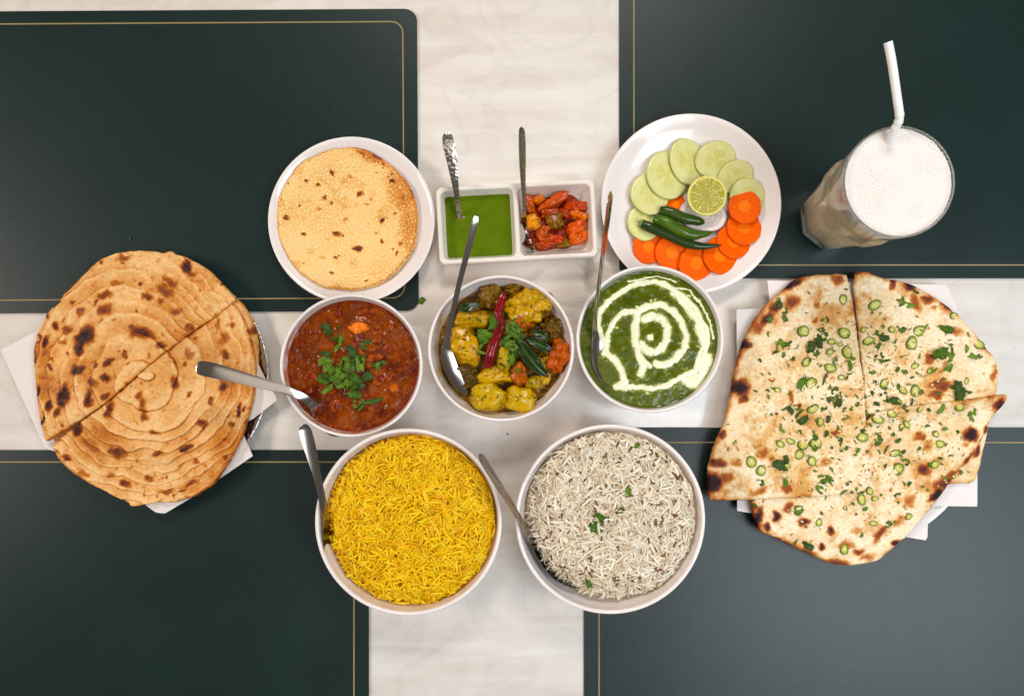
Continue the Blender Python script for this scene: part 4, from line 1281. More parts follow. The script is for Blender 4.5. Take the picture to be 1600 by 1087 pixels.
ZK = zoom(800, 270, 7.764)
GP = 'pickle pieces in the right compartment'
pk = [  # x, y, rx, ry, rot, z, colour, label
    (222, 390, 50, 100, 12, 13, (214, 84, 12), 'orange pickle wedge nearest the divider, beside the spoon'),
    (335, 330, 58, 44, 20, 14, (220, 100, 16), 'small orange pickle piece at the upper left'),
    (500, 350, 165, 52, 32, 15.5, (212, 76, 16), 'long orange pickle stick slanting at the top'),
    (765, 405, 112, 62, -4, 13, (186, 52, 14), 'dark red pickle slab at the upper right'),
    (815, 520, 100, 44, -18, 15, (216, 92, 16), 'orange pickle wedge at the far right'),
    (255, 605, 78, 76, -4, 15, (228, 134, 24), 'squarish yellow-orange pickle cube beside the spoon bowl'),
    (520, 585, 92, 80, 15, 15.5, (122, 78, 18), 'olive brown pickle piece in the middle'),
    (785, 660, 100, 58, 22, 14.5, (222, 78, 8), 'bright orange pickle piece at the right, upper of two'),
    (800, 780, 98, 74, 30, 13.5, (224, 88, 10), 'bright orange pickle piece at the lower right corner'),
    (385, 745, 66, 92, 8, 13.5, (196, 76, 14), 'amber pickle piece right of the spoon bowl'),
    (520, 795, 88, 42, -8, 15, (200, 56, 18), 'flat red pickle sliver at the lower middle'),
    (625, 855, 74, 42, 6, 11.5, (128, 92, 22), 'greenish pickle piece at the bottom edge'),
    (430, 860, 104, 40, 8, 11.5, (190, 62, 10), 'red pickle strip at the bottom left'),
    (645, 500, 70, 50, -30, 12.5, (168, 44, 12), 'dark red pickle bit between the middle and right pieces'),
    (460, 480, 90, 60, 10, 12.5, (178, 58, 12), 'red pickle piece below the long stick')]
for i, (x, y, rx, ry, rot, z, c, lab) in enumerate(pk):
    z *= mm
    ctr = P(*ZK(x, y), z)
    V, F, N0 = lump(ctr, (pxl(rx * 1.1 / 7.764, z), pxl(ry * 1.1 / 7.764, z), 4.6 * mm), math.radians(rot), i + 3, .32, 1.8, .2, 4, .06, (random.uniform(-.25, .25), random.uniform(-.25, .25)))
    n = noise3(V[:, 0] * 260, V[:, 1] * 260, V[:, 2] * 260, i) * .6 + .4 * noise3(V[:, 0] * 700, V[:, 1] * 700, V[:, 2] * 700, i + 3)
    cl = mixc(lin(np.array(c) * np.array([.98, 1.06, .4])), lin((136, 38, 0)), sstep(-.1, .55, n) * .75)
    cl = mixc(cl, lin((220, 112, 14)), sstep(.25, .7, -n) * .55)
    o = put('pickle_piece', V, F, M_sauce, cols=cl)
    tag(o, lab, 'pickle', GP)
c = P(*ZK(520, 600), 9 * mm)
aa = np.linspace(0, 2 * PI, 110, endpoint=False)
ro = pxl(51, 9 * mm) * (1 + .16 * noise2(np.cos(aa) * 2, np.sin(aa) * 2, 9))
ro = np.stack([c[0] + ro * np.cos(aa) * 1.0, c[1] + ro * np.sin(aa) * .86], 1)
V, F, cl = slab(ro, c[:2], lambda x, y, d: 3.6 * mm + 1.2 * mm * fbm(x * 240, y * 240, 139, 3), lambda x, y, d: mixc(lin((176, 52, 10)), lin((120, 30, 8)), .5 + .6 * fbm(x * 200, y * 200, 141, 3)), lambda x, y: np.full_like(x, 6.2 * mm), N=110, K=40, rnd=4 * mm)
o = put('pickle_masala', V, F, M_sauce, cols=cl)
tag(o, 'red oily spice paste under the pickle pieces', 'sauce')

# ------------------------------------------------------------------ sauces


def sauce_disc(B, level, zfn, colfn, N=360, K=150, dome=0):
    c, rin, zr = B
    R = rin(level) + 0.7 * mm
    a = np.linspace(0, 2 * PI, N, endpoint=False); t = np.linspace(0, 1, K + 1)[1:] ** .8
    r = np.r_[0, np.repeat(t * R, N)]; th = np.r_[0, np.tile(a, K)]
    x, y = c[0] + r * np.cos(th), c[1] + r * np.sin(th)
    d = R - r
    z = level + zfn(x, y, d) * sstep(0, 4 * mm, d) + .5 * mm * sstep(3 * mm, 0.8 * mm, d)
    return np.column_stack([x, y, z]), polar_faces(N, K), colfn(x, y, d, z - level)


# red curry
ZR = zoom(440, 460, 4.727)
RL = 45 * mm


def red_z(x, y, d):
    a = fbm(x * 75, y * 75, 151, 4); b = fbm(x * 260, y * 260, 153, 3)
    rdg = 1 - np.abs(fbm(x * 130, y * 130, 155, 3)) * 2
    q = P(*ZR(565, 240), RL); e = np.hypot((x - q[0]) / (12 * mm), (y - q[1]) / (9 * mm))
    return 2.0 * mm * a + .35 * mm * b + .45 * mm * rdg + 2.5 * mm * np.exp(-e ** 2)


def red_col(x, y, d, h):
    n = fbm(x * 95, y * 95, 157, 4); f = fbm(x * 420, y * 420, 159, 3)
    c = mixc(lin((104, 38, 1)), lin((138, 60, 1)), sstep(-.5, .6, n + .5 * f))
    c = mixc(c, lin((78, 16, 1)), sstep(.1, .5, fbm(x * 60 + 7, y * 60, 161, 4)) * .75)
    c = mixc(c, lin((178, 82, 10)), sstep(.35, .7, f) * .45)
    q = P(*ZR(575, 245), RL); e = np.hypot((x - q[0]) / (9 * mm), (y - q[1]) / (5.5 * mm)) + .5 * fbm(x * 200, y * 200, 163, 2)
    c = mixc(c, lin((246, 122, 18)), sstep(1.0, .5, e) * .9)
    q = P(*ZR(830, 690), RL); e = np.hypot(x - q[0], y - q[1]) / (5 * mm)
    c = mixc(c, lin((226, 110, 18)), sstep(1.0, .4, e) * .6)
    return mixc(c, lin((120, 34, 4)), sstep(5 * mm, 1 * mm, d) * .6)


t = thing('red_curry', 'thick red-brown curry topped with chopped coriander', 'curry', (*B_red[0], RL - 4 * mm))
V, F, cl = sauce_disc(B_red, RL, red_z, red_col)
put('sauce', V, F, M_sauce, t, cols=cl)
sf = surf(V)
rc = random.Random(21)
for i in range(22):                                   # onion and tomato bits standing out of the gravy
    a = rc.uniform(0, 6.28); r = rc.uniform(12, 52) * mm
    x, y = B_red[0][0] + r * math.cos(a), B_red[0][1] + r * math.sin(a)
    V2, F2, N0 = lump((x, y, sf(x, y) - .3 * mm), (rc.uniform(3, 6) * mm, rc.uniform(2, 3.4) * mm, 1.9 * mm), rc.uniform(0, 3), i, .25, 1.6, .1, 3)
    n = noise3(V2[:, 0] * 300, V2[:, 1] * 300, V2[:, 2] * 300, i)
    put('vegetable_bit', V2, F2, M_sauce, t, cols=mixc(lin(rc.choice([(140, 46, 4), (160, 66, 6), (120, 32, 4), (150, 72, 10)])), lin((110, 28, 6)), sstep(-.2, .7, n)))
cor = [(340, 260, 70, 'd'), (400, 310, 70, 'l'), (440, 330, 60, 'l'), (330, 265, 40, 'l'), (410, 400, 90, 's'), (640, 370, 70, 'd'), (325, 440, 60, 'd'), (330, 490, 80, 'l'), (340, 530, 70, 'l'), (370, 560, 60, 'l'), (430, 500, 100, 's'), (505, 470, 100, 's'), (530, 420, 80, 'd'), (560, 470, 80, 'l'), (590, 500, 90, 'l'), (610, 460, 70, 'l'), (540, 490, 70, 's'), (450, 545, 90, 's'), (490, 530, 70, 'l'), (540, 575, 110, 's'), (420, 575, 60, 'l'), (385, 610, 80, 'l'), (305, 610, 60, 'd'), (310, 640, 60, 'l'), (345, 705, 120, 's'), (420, 645, 80, 'l'), (470, 660, 80, 'l'), (520, 640, 90, 'l'), (560, 630, 80, 'l'), (520, 690, 80, 'l'), (590, 670, 50, 'd'), (540, 740, 70, 'l'), (560, 800, 90, 'l'), (600, 825, 90, 's'), (675, 790, 140, 's'), (700, 560, 120, 's'), (680, 520, 70, 'l'), (730, 520, 60, 'd'), (640, 600, 70, 'd'), (480, 600, 70, 's'), (600, 560, 80, 's'), (430, 250, 60, 's'), (520, 540, 60, 'd'), (450, 610, 60, 'l')]
for (x, y, s, k) in cor:
    p = P(*ZR(x, y), RL)[:2]
    scatter_leaf(t, rc.choice({'d': DARKS, 'l': LEAVES, 's': STRIPS}[k]), p, sf(*p) + rc.uniform(.8, 2.2) * mm, pxl(s / 4.727, RL) * 1.22, rc.uniform(0, 6), .55, 'coriander_leaf', rc)

# green spinach curry
ZG = zoom(880, 290, 2.939)
GL = 47.5 * mm
CW = 1.02
Cr = [  # cream lines: points in the zoomed photograph and half width
    ([(396, 700), (402, 698)], 17), ([(362, 728), (380, 757), (418, 768), (450, 748)], 19), ([(450, 750), (474, 705), (478, 650), (455, 612), (410, 600), (372, 615)], 21),
    ([(338, 590), (330, 650), (333, 715), (345, 770), (372, 825), (358, 865)], 20), ([(345, 775), (400, 830)], 12),
    ([(335, 580), (390, 556), (450, 545), (510, 580), (545, 630), (566, 690), (552, 750), (512, 800), (460, 826), (428, 818)], 18),
    ([(335, 580), (280, 580), (232, 620), (207, 680), (200, 730)], 16), ([(200, 730), (190, 770), (240, 800), (265, 850), (283, 900), (245, 922)], 17),
    ([(245, 922), (330, 925), (400, 932), (470, 920), (540, 880), (605, 850), (640, 800)], 15), ([(560, 890), (605, 905), (640, 850), (660, 790)], 30),
    ([(640, 800), (662, 730), (655, 660), (610, 570), (548, 505), (480, 462), (420, 442), (340, 450), (260, 488), (205, 535), (165, 590), (158, 640), (178, 700), (200, 740)], 15),
    ([(510, 490), (570, 550), (615, 620), (640, 700), (650, 740)], 24), ([(520, 470), (580, 480), (630, 540), (672, 620), (688, 700)], 6), ([(300, 440), (430, 415), (520, 440)], 5), ([(600, 860), (635, 750)], 10)]


def cream_mask(x, y):
    m = np.full(x.shape, -1.0)
    wx = x + 1.3 * mm * fbm(x * 170, y * 170, 171, 3) + .6 * mm * fbm(x * 500, y * 500, 173, 2)
    wy = y + 1.3 * mm * fbm(x * 170 + 9, y * 170, 175, 3) + .6 * mm * fbm(x * 500, y * 500 + 5, 177, 2)
    for pts, hw in Cr:
        q = [P(*ZG(*p), GL)[:2] for p in pts]
        w = pxl(hw * CW / 2.939, GL)
        m = np.maximum(m, 1 - seg_dist(wx, wy, q) / w)
    fr_ = (fbm(x * 230, y * 300, 178, 3) - .44) * 1.5          # broken streaks beside the lines
    return np.where(m > -1.3, np.maximum(m, fr_ - (1 - sstep(-1.3, -.5, m)) * .5), m)


def pal_z(x, y, d):
    return .8 * mm * fbm(x * 50, y * 50, 181, 3) + .3 * mm * fbm(x * 190, y * 190, 183, 2)


def pal_col(x, y, d, h):
    c = mixc(lin((88, 98, 5)), lin((64, 76, 4)), .5 + .7 * fbm(x * 110, y * 110, 185, 4))
    m = cream_mask(x, y)
    return mixc(c, lin((150, 156, 62)), sstep(-.6, .1, m) * (.35 + .5 * fbm(x * 300, y * 300, 187, 2)))


t = thing('spinach_curry', 'dark green spinach curry with a white cream spiral', 'curry', (*B_pal[0], GL - 3 * mm))
V, F, cl = sauce_disc(B_pal, GL, pal_z, pal_col, 520, 230)
put('sauce', V, F, M_smooth_sauce, t, cols=cl)
m = cream_mask(V[:, 0], V[:, 1])
ok = m > -0.02
fs = []
for f in F:
    fs.append(f[ok[f].all(1)])
V2 = V.copy(); V2[:, 2] += .9 * mm * np.sqrt(np.clip(m, 0, 1)) - .12 * mm + .12 * mm * (m > 0)
used = np.unique(np.concatenate([f.ravel() for f in fs]))
remap = np.full(len(V), -1); remap[used] = np.arange(len(used))
hole = sstep(.12, .5, fbm(V[:, 0] * 230, V[:, 1] * 230, 191, 3)) * sstep(.75, .1, m)
ccol = mixc(lin((186, 192, 112)), lin((234, 232, 200)), sstep(.05, .5, m + .25 * fbm(V[:, 0] * 160, V[:, 1] * 160, 193, 3)))
ccol = mixc(ccol, lin((120, 126, 40)), hole * .9)
ccol = mixc(np.tile(lin((116, 126, 34)), (len(V), 1)), ccol, sstep(-.02, .17, m))
put('cream_swirl', V2[used], [remap[f] for f in fs], M_cream, t, cols=ccol[used])

# ------------------------------------------------------------------ potato curry
ZQ = zoom(680, 420, 4.53)
QL = 36 * mm


def pot_z(x, y, d):
    return 1.6 * mm * fbm(x * 120, y * 120, 201, 4) + 1.0 * mm * fbm(x * 330, y * 330, 203, 3)


def pot_col(x, y, d, h):
    n = fbm(x * 130, y * 130, 205, 4)
    c = mixc(lin((142, 92, 4)), lin((84, 50, 4)), sstep(-.4, .5, n))
    c = mixc(c, lin((164, 106, 6)), sstep(.2, .6, fbm(x * 260, y * 260, 207, 3)) * .7)
    return mixc(c, lin((52, 48, 20)), sstep(.25, .6, fbm(x * 90 + 4, y * 90, 209, 3)) * .6)


V, F, cl = sauce_disc(B_pot, QL, pot_z, pot_col, 240, 90)
gravy = thing('masala_gravy', 'dark oily masala gravy between the potato chunks', 'sauce', (*B_pot[0], QL - 3 * mm))
put('gravy_pool', V, F, M_sauce, gravy, cols=cl)
CHV = []
YEL, BRN = (214, 156, 4), (134, 92, 22)
GQ = 'vegetable chunks in the potato curry'
chunks = [  # x y rx ry rz(mm) rot z box colour speckle label name cat
    (645, 268, 132, 118, 13, 10, 42, .15, YEL, .5, 'largest yellow cauliflower chunk at the upper right', 'cauliflower_chunk', 'vegetable'),
    (775, 235, 60, 66, 9, 0, 41, .2, (206, 160, 24), .4, 'yellow chunk against the upper right bowl wall', 'potato_chunk', 'potato'),
    (215, 545, 88, 142, 12, 14, 43, .30, (220, 158, 12), .45, 'tall yellow potato wedge at the left beside the spoon', 'potato_chunk', 'potato'),
    (270, 365, 128, 66, 10, 8, 40, .2, (200, 146, 16), .6, 'yellow chunk at the upper left, above the potato wedge', 'potato_chunk', 'potato'),
    (385, 195, 88, 86, 11, 0, 42, .0, (138, 94, 20), .9, 'brown cauliflower floret at the top, left of the red chilli', 'cauliflower_chunk', 'vegetable'),
    (380, 905, 122, 106, 13, 8, 41, .12, (214, 166, 16), .3, 'round yellow potato at the bottom, left of the pair', 'potato_chunk', 'potato'),
    (600, 915, 106, 94, 12, -12, 41, .12, (214, 164, 14), .3, 'round yellow potato at the bottom, right of the pair', 'potato_chunk', 'potato'),
    (440, 755, 122, 62, 9, 5, 40, .3, (218, 160, 12), .4, 'flat yellow potato slice under the red chilli end', 'potato_chunk', 'potato'),
    (480, 645, 48, 92, 9, -8, 44, .4, (190, 150, 22), .4, 'narrow yellow potato wedge right of the red chilli', 'potato_chunk', 'potato'),
    (700, 800, 66, 56, 8, 0, 38, .1, (182, 140, 20), .7, 'small yellow chunk below the curry leaf', 'potato_chunk', 'potato'),
    (785, 770, 36, 44, 7, 0, 41, .2, (214, 158, 10), .3, 'tiny yellow bit at the tip of the curry leaf', 'potato_chunk', 'potato'),
    (215, 690, 80, 60, 8, 20, 37, .0, (104, 74, 16), .9, 'dark brown bit below the potato wedge', 'vegetable_chunk', 'vegetable'),
    (265, 810, 66, 92, 8, -15, 37, .0, (92, 66, 16), .9, 'dark brown chunk beside the spoon tip', 'vegetable_chunk', 'vegetable'),
    (560, 150, 70, 34, 7, 0, 39, .0, (150, 108, 22), .8, 'brown bit at the very top of the potato curry', 'vegetable_chunk', 'vegetable'),
    (830, 430, 76, 80, 8, 0, 38, .0, (100, 70, 18), .9, 'dark brown chunk at the right bowl wall', 'vegetable_chunk', 'vegetable'),
    (680, 480, 90, 44, 8, 10, 38, .0, (120, 80, 18), .9, 'brown bit above the curry leaf', 'vegetable_chunk', 'vegetable'),
    (770, 660, 60, 70, 8, 0, 38, .1, (176, 126, 18), .7, 'yellow-brown bit between curry leaf and tomato', 'vegetable_chunk', 'vegetable'),
    (880, 612, 74, 100, 11, -12, 42, .45, (204, 84, 4), .35, 'glossy red tomato piece at the right bowl wall', 'tomato_piece', 'tomato'),
    (592, 745, 58, 80, 9, 8, 43, .3, (196, 92, 4), .4, 'orange tomato piece in the lower middle', 'tomato_piece', 'tomato'),
    (600, 382, 84, 70, 9, 15, 43.5, .3, (202, 88, 4), .3, 'orange tomato piece below the largest cauliflower chunk', 'tomato_piece', 'tomato')]
for i, (x, y, rx, ry, rz, rot, z, box, c, spk, lab, nm, cat) in enumerate(chunks):
    z *= mm
    cauli = nm.startswith('cauli'); frag = nm.startswith('veg'); tom = nm.startswith('tom')
    V, F, N0 = lump(P(*ZQ(x, y), z), (pxl(rx / 4.53, z), pxl(ry / 4.53, z), rz * mm), math.radians(rot), i * 2 + 1, .26 + .08 * cauli + .22 * frag + .14 * tom, 1.6 + 1.0 * cauli + 1.1 * frag + .4 * tom, box * (.25 if tom else .6), 5, .022 + .05 * cauli + .09 * frag + .04 * (spk > .8), (random.uniform(-.2, .2), random.uniform(-.2, .2)))
    n = noise3(V[:, 0] * 230, V[:, 1] * 230, V[:, 2] * 230, i) * .6 + noise3(V[:, 0] * 620, V[:, 1] * 620, V[:, 2] * 620, i + 9) * .4
    side = sstep(.75, .2, N0[:, 2])                     # masala clings to the flanks
    cl = mixc(lin(np.array(c) * np.array([.90, .93, .3])), lin((112, 70, 0)), sstep(.34 - .35 * spk, .7, n + .45 * side) * min(1, .6 + spk * .5))
    cl = mixc(cl, lin(np.array(c) * .96), sstep(.1, .6, -n) * .5)
    cl = mixc(cl, lin((50, 34, 12)), sstep(.62, .8, noise3(V[:, 0] * 420 + 3, V[:, 1] * 420, V[:, 2] * 420, i + 30)) * .7 * (spk > .2))
    o = put(nm, V, F, M_veg, cols=cl)
    tag(o, lab, cat, GQ)
    CHV.append(V)


# chopped onion, spice and herb specks sticking to everything in the bowl
topv = np.vstack(CHV)
rb = random.Random(77)
bits, bc = [], []
for i in range(190):
    a, r = rb.uniform(0, 6.28), 54 * mm * math.sqrt(rb.random())
    x, y = B_pot[0][0] + r * math.cos(a) + 4 * mm, B_pot[0][1] + r * math.sin(a)
    if math.hypot(x - B_pot[0][0], y - B_pot[0][1]) > B_pot[1](40 * mm) - 2 * mm: continue
    near = topv[(np.abs(topv[:, 0] - x) < 1.2 * mm) & (np.abs(topv[:, 1] - y) < 1.2 * mm)]
    z = max(QL + .6 * mm, near[:, 2].max() if len(near) else 0)
    on = z > QL + 3 * mm
    if on and rb.random() < .45: continue
    L = rb.uniform(.5, 2.2) * mm; w = rb.uniform(.35, .9) * mm; q = rb.uniform(0, PI)
    pth = [(x + t_ * L * math.cos(q), y + t_ * L * math.sin(q), z + .15 * mm + rb.uniform(-.2, .2) * mm) for t_ in (-1, -.4, .4, 1)]
    bits.append(tube(pth, [w * .4, w, w * rb.uniform(.6, 1), w * .3], 6, .7))
    c_ = lin(rb.choice([(120, 74, 8), (92, 50, 6), (150, 98, 12), (70, 62, 14), (60, 34, 8), (166, 92, 10), (84, 90, 24)]))
    bc.append(np.tile(c_, (len(bits[-1][0]), 1)))
V, F = join(bits)
o = put('masala_specks', V, F, M_veg, gravy, cols=np.vstack(bc))
o['kind'] = 'stuff'


def dried_chilli():
    n = 80
    pth = spline([P(*ZQ(x, y), z * mm) for x, y, z in ((492, 165, 52), (468, 240, 53.5), (448, 310, 54), (470, 390, 53.5), (440, 470, 54.5), (405, 560, 54.5), (385, 640, 53), (368, 705, 50))], n)
    t = np.linspace(0, 1, n)
    r = 4.3 * mm * np.interp(t, [0, .05, .2, .5, .8, .95, 1], [.3, .75, .85, .9, 1.1, .95, .3]) * (1 + .10 * noise2(t * 22, t * 0, 4))
    V, F = tube(pth, r, 24, .6)
    k = np.tile(np.arange(24), n)
    w = np.r_[0, .5 * mm * np.sin(k * PI / 3) * np.repeat(r, 24) / (4 * mm), 0]
    V[:, 2] += w
    nn = noise3(V[:, 0] * 350, V[:, 1] * 350, V[:, 2] * 350, 5)
    cl = mixc(lin((134, 14, 20)), lin((86, 8, 14)), sstep(-.3, .5, nn))
    cl = mixc(cl, lin((196, 60, 54)), sstep(.5, .75, nn) * .5)
    o = put('dried_red_chilli', V, F, M_chilli, cols=cl)
    tag(o, 'long wrinkled dried red chilli lying across the potato curry', 'chilli')


dried_chilli()


def curry_leaf(pts, wpx, lab, seed):
    n = 26
    pth = spline([P(*ZQ(x, y), z * mm) for x, y, z in pts], n)
    tt, s, u = frames(pth)
    t = np.linspace(0, 1, n)
    w = pxl(wpx / 2 / 4.53, 45 * mm) * np.sin(PI * np.clip(t, .02, .985)) ** .7 * (1 - .25 * t)
    M = 9; q = np.linspace(-1, 1, M)
    top = pth[:, None] + s[:, None] * (q[None, :, None] * w[:, None, None]) + u[:, None] * (w[:, None, None] * (.35 * np.abs(q)[None, :, None]) + (.5 * mm * noise2(t[:, None] * 6 + q[None] * 2, t[:, None] * 2 + q[None], seed))[..., None])
    bot = top - u[:, None] * .35 * mm
    V = np.vstack([top.reshape(-1, 3), bot.reshape(-1, 3)])
    i = np.arange(n * M).reshape(n, M)
    a = np.stack([i[:-1, :-1], i[1:, :-1], i[1:, 1:], i[:-1, 1:]], -1).reshape(-1, 4)
    F = np.concatenate([a[:, ::-1], a + n * M])
    rim = np.concatenate([i[:, 0], i[-1, 1:], i[::-1, -1][1:], i[0, ::-1][1:-1]])
    rn = np.roll(rim, -1)
    F = np.concatenate([F, np.stack([rim, rn, rn + n * M, rim + n * M], 1)])
    vein = np.exp(-(np.tile(q, n * 2) / .1) ** 2)
    cl = mixc(np.tile(lin((28, 46, 12)), (len(V), 1)), lin((70, 88, 30)), vein * .7 + .25 * (noise2(V[:, 0] * 300, V[:, 1] * 300, seed) > .4))
    o = put('curry_leaf', V, [F], M_chilli, cols=cl)
    tag(o, lab, 'leaf', 'curry leaves on the potato curry')


curry_leaf([(580, 480, 50), (640, 590, 51.5), (720, 690, 51), (800, 765, 48)], 116, 'largest glossy dark curry leaf, slanting to the lower right', 3)
curry_leaf([(640, 500, 50), (710, 520, 51), (780, 560, 51), (845, 580, 49)], 84, 'dark curry leaf pointing at the red tomato piece', 5)
curry_leaf([(690, 450, 48), (750, 465, 49), (800, 510, 48)], 66, 'small dark curry leaf above the other two at the right', 7)
curry_leaf([(165, 285, 49), (230, 275, 50.5), (320, 245, 49)], 72, 'dark curry leaf at the upper left by the spoon handle', 9)
cor_t = thing('coriander_sprinkle', 'chopped coriander scattered around the dried red chilli', 'herbs', (*P(*ZQ(480, 480), 48 * mm)[:2], 48 * mm))
rq = random.Random(31)
for (x, y, s, k) in [(340, 480, 100, 'l'), (330, 540, 90, 's'), (320, 590, 90, 's'), (370, 460, 80, 'l'), (420, 370, 100, 'l'), (460, 350, 80, 'l'), (400, 400, 80, 's'), (550, 400, 110, 'l'), (580, 420, 80, 'l'), (545, 450, 100, 'l'), (520, 480, 90, 's'), (530, 540, 90, 'l'), (550, 590, 100, 'l'), (540, 640, 80, 'l'), (510, 420, 120, 's'), (225, 550, 60, 'l'), (580, 720, 40, 'l'), (310, 360, 60, 's'), (490, 690, 50, 's'), (440, 540, 60, 's'), (490, 510, 80, 'd'), (600, 480, 80, 'd'), (345, 930, 36, 'd'), (560, 520, 80, 's')]:
    p = P(*ZQ(x, y), 52 * mm)[:2]
    scatter_leaf(cor_t, rq.choice({'d': DARKS, 'l': LEAVES, 's': STRIPS}[k]), p, rq.uniform(51, 55.5) * mm if k != 'd' else 52 * mm, pxl(s / 4.53, 52 * mm), rq.uniform(0, 6), .5, 'coriander_leaf', rq)

# ------------------------------------------------------------------ rice


def rice(B, off, rad_px, top, cols, name, label, n, seed, deep):
    """grains dropped one after another on a mound, each resting on those below"""
    c, rin, zr = B
    cc = c + np.array([pxl(off[0], zr), -pxl(off[1], zr)])
    R = pxl(rad_px, zr)
    rg = np.random.default_rng(seed)

    def mound(x, y):
        r = np.hypot(x - cc[0], y - cc[1]) / R
        h = top * mm - 5 * mm * r ** 2 - 13 * mm * sstep(.86, 1.06, r) + 3.2 * mm * fbm(x * 34, y * 34, seed, 3)
        return h
    t = thing(name, label, 'rice', (cc[0], cc[1], zr - 30 * mm))
    a = np.linspace(0, 2 * PI, 160, endpoint=False); k = np.linspace(0, 1, 71)[1:]
    th = np.r_[0, np.tile(a, 70)]
    rb = rin(zr - 11 * mm) + .3 * mm
    edge = []
    for q in a:                                          # ends at the mound's foot or at the bowl wall
        d = np.array([math.cos(q), math.sin(q)]); m0 = cc - c
        bq = m0 @ d; lim = -bq + math.sqrt(max(bq * bq - (m0 @ m0 - rb ** 2), 0))
        edge.append(min(lim, R * 1.06))
    r = np.r_[0, (k[:, None] * np.array(edge)[None]).ravel()]
    x, y = cc[0] + r * np.cos(th), cc[1] + r * np.sin(th)
    z = mound(x, y) - 0.5 * mm + .5 * mm * fbm(x * 400, y * 400, seed + 5, 2)
    V = np.column_stack([x, y, z]); low = V[-160:].copy(); low[:, 2] = zr - 30 * mm
    low[:, :2] = c + (low[:, :2] - c) * .86
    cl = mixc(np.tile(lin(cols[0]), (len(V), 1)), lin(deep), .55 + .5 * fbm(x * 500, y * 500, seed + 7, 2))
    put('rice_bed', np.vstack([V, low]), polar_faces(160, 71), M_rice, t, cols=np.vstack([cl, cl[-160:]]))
    # height map for resting
    g = .45 * mm; gn = int(2 * R * 1.1 / g) + 2
    gx = cc[0] - R * 1.1 + np.arange(gn) * g; gy = cc[1] - R * 1.1 + np.arange(gn) * g
    GX, GY = np.meshgrid(gx, gy)
    H = mound(GX, GY) - 1.0 * mm

    def look(px, py):
        i = np.clip(((px - gx[0]) / g).astype(int), 0, gn - 1); j = np.clip(((py - gy[0]) / g).astype(int), 0, gn - 1)
        return i, j
    # grain shapes: six curvatures
    var = []
    for v in range(6):
        bend = (-.16, -.07, .02, .09, .17, .28)[v]
        s = np.linspace(-.5, .5, 6)
        path = np.stack([s, bend * (s ** 2 - .12), .03 * np.sin(s * 5 + v)], 1)
        rr = .5 * np.array([.30, .86, 1.0, 1.0, .84, .28])
        var.append((path, rr))
    grains = []
    for i in range(n):
        q = rg.uniform(0, 2 * PI); rad = R * math.sqrt(rg.uniform(0, 1.06))
        x0, y0 = cc[0] + rad * math.cos(q), cc[1] + rad * math.sin(q)
        L = rg.uniform(9.5, 15.5) * mm * (.5 if rg.random() < .15 else 1); w = rg.uniform(2.0, 2.7) * mm
        an = rg.uniform(0, PI) + .6 * fbm(np.array([x0 * 30]), np.array([y0 * 30]), seed + 3, 2)[0] * PI
        s = np.linspace(-.5, .5, 7)
        px, py = x0 + s * L * math.cos(an), y0 + s * L * math.sin(an)
        if max(np.hypot(px - c[0], py - c[1])) > rin(zr - 8 * mm) - .8 * mm: continue
        ii, jj = look(px, py)
        h = H[jj, ii]
        # line resting on its supports
        A = np.polyfit(s, h, 1)
        A[0] = np.clip(A[0], -.5 * L, .5 * L)
        lift = (h - np.polyval(A, s)).max() * .5
        zc = np.polyval(A, 0) + lift + w * .16
        grains.append((x0, y0, zc, an, A[0] / L, L, w, rg.integers(0, 6), rg.uniform(0, 2 * PI)))
        zz = np.polyval(A, s) + lift + w * .48
        for o1 in (-1, 0, 1):
            for o2 in (-1, 0, 1):
                a2, b2 = np.clip(ii + o1, 0, gn - 1), np.clip(jj + o2, 0, gn - 1)
                H[b2, a2] = np.maximum(H[b2, a2], zz - (.3 * w if o1 or o2 else 0))
    # the last ones to land show largest
    single, rest = grains[-300:], grains[:-300]
    pal = [lin(q) for q in cols]
    mes = []
    for v, (path, rr) in enumerate(var):
        for ci, pc in enumerate(pal):
            Vg, Fg = tube(path * np.array([1, 1, 1]), rr * .17, 7, .9)
            mes.append(make_mesh('rice_grain', Vg, Fg, np.tile(pc, (len(Vg), 1)), True, M_rice))
    np_ = len(pal)
    for gr in single:
        (x0, y0, z0, an, sl, L, w, v, roll) = gr
        inst('rice_grain', mes[v * np_ + int(rg.integers(0, np_))], t, (x0, y0, z0), Euler((rg.uniform(-.7, .7), -math.atan(sl), an)), (L, w / .17, w * .85 / .17))
    parts, pc = [], []
    base = [tube(path, rr * .17, 5, .9) for path, rr in var]
    for (x0, y0, z0, an, sl, L, w, v, roll) in rest:
        Vg, Fg = base[v]
        M = np.array(Matrix.Rotation(an, 3, 'Z') @ Matrix.Rotation(-math.atan(sl), 3, 'Y') @ Matrix.Rotation(rg.uniform(-.7, .7), 3, 'X'))
        parts.append(((Vg * np.array([L, w / .17, w * .85 / .17])) @ M.T + np.array([x0, y0, z0]), Fg))
        pc.append(np.tile(pal[int(rg.integers(0, np_))] * rg.uniform(.9, 1.06), (len(Vg), 1)))
    V, F = join(parts)
    o = put('loose_grains', V, F, M_rice, t, cols=np.vstack(pc))
    o['kind'] = 'stuff'

    def top_at(x, y):
        i, j = look(np.array([x]), np.array([y]))
        return float(H[j, i][0])
    return t, top_at, cc, R


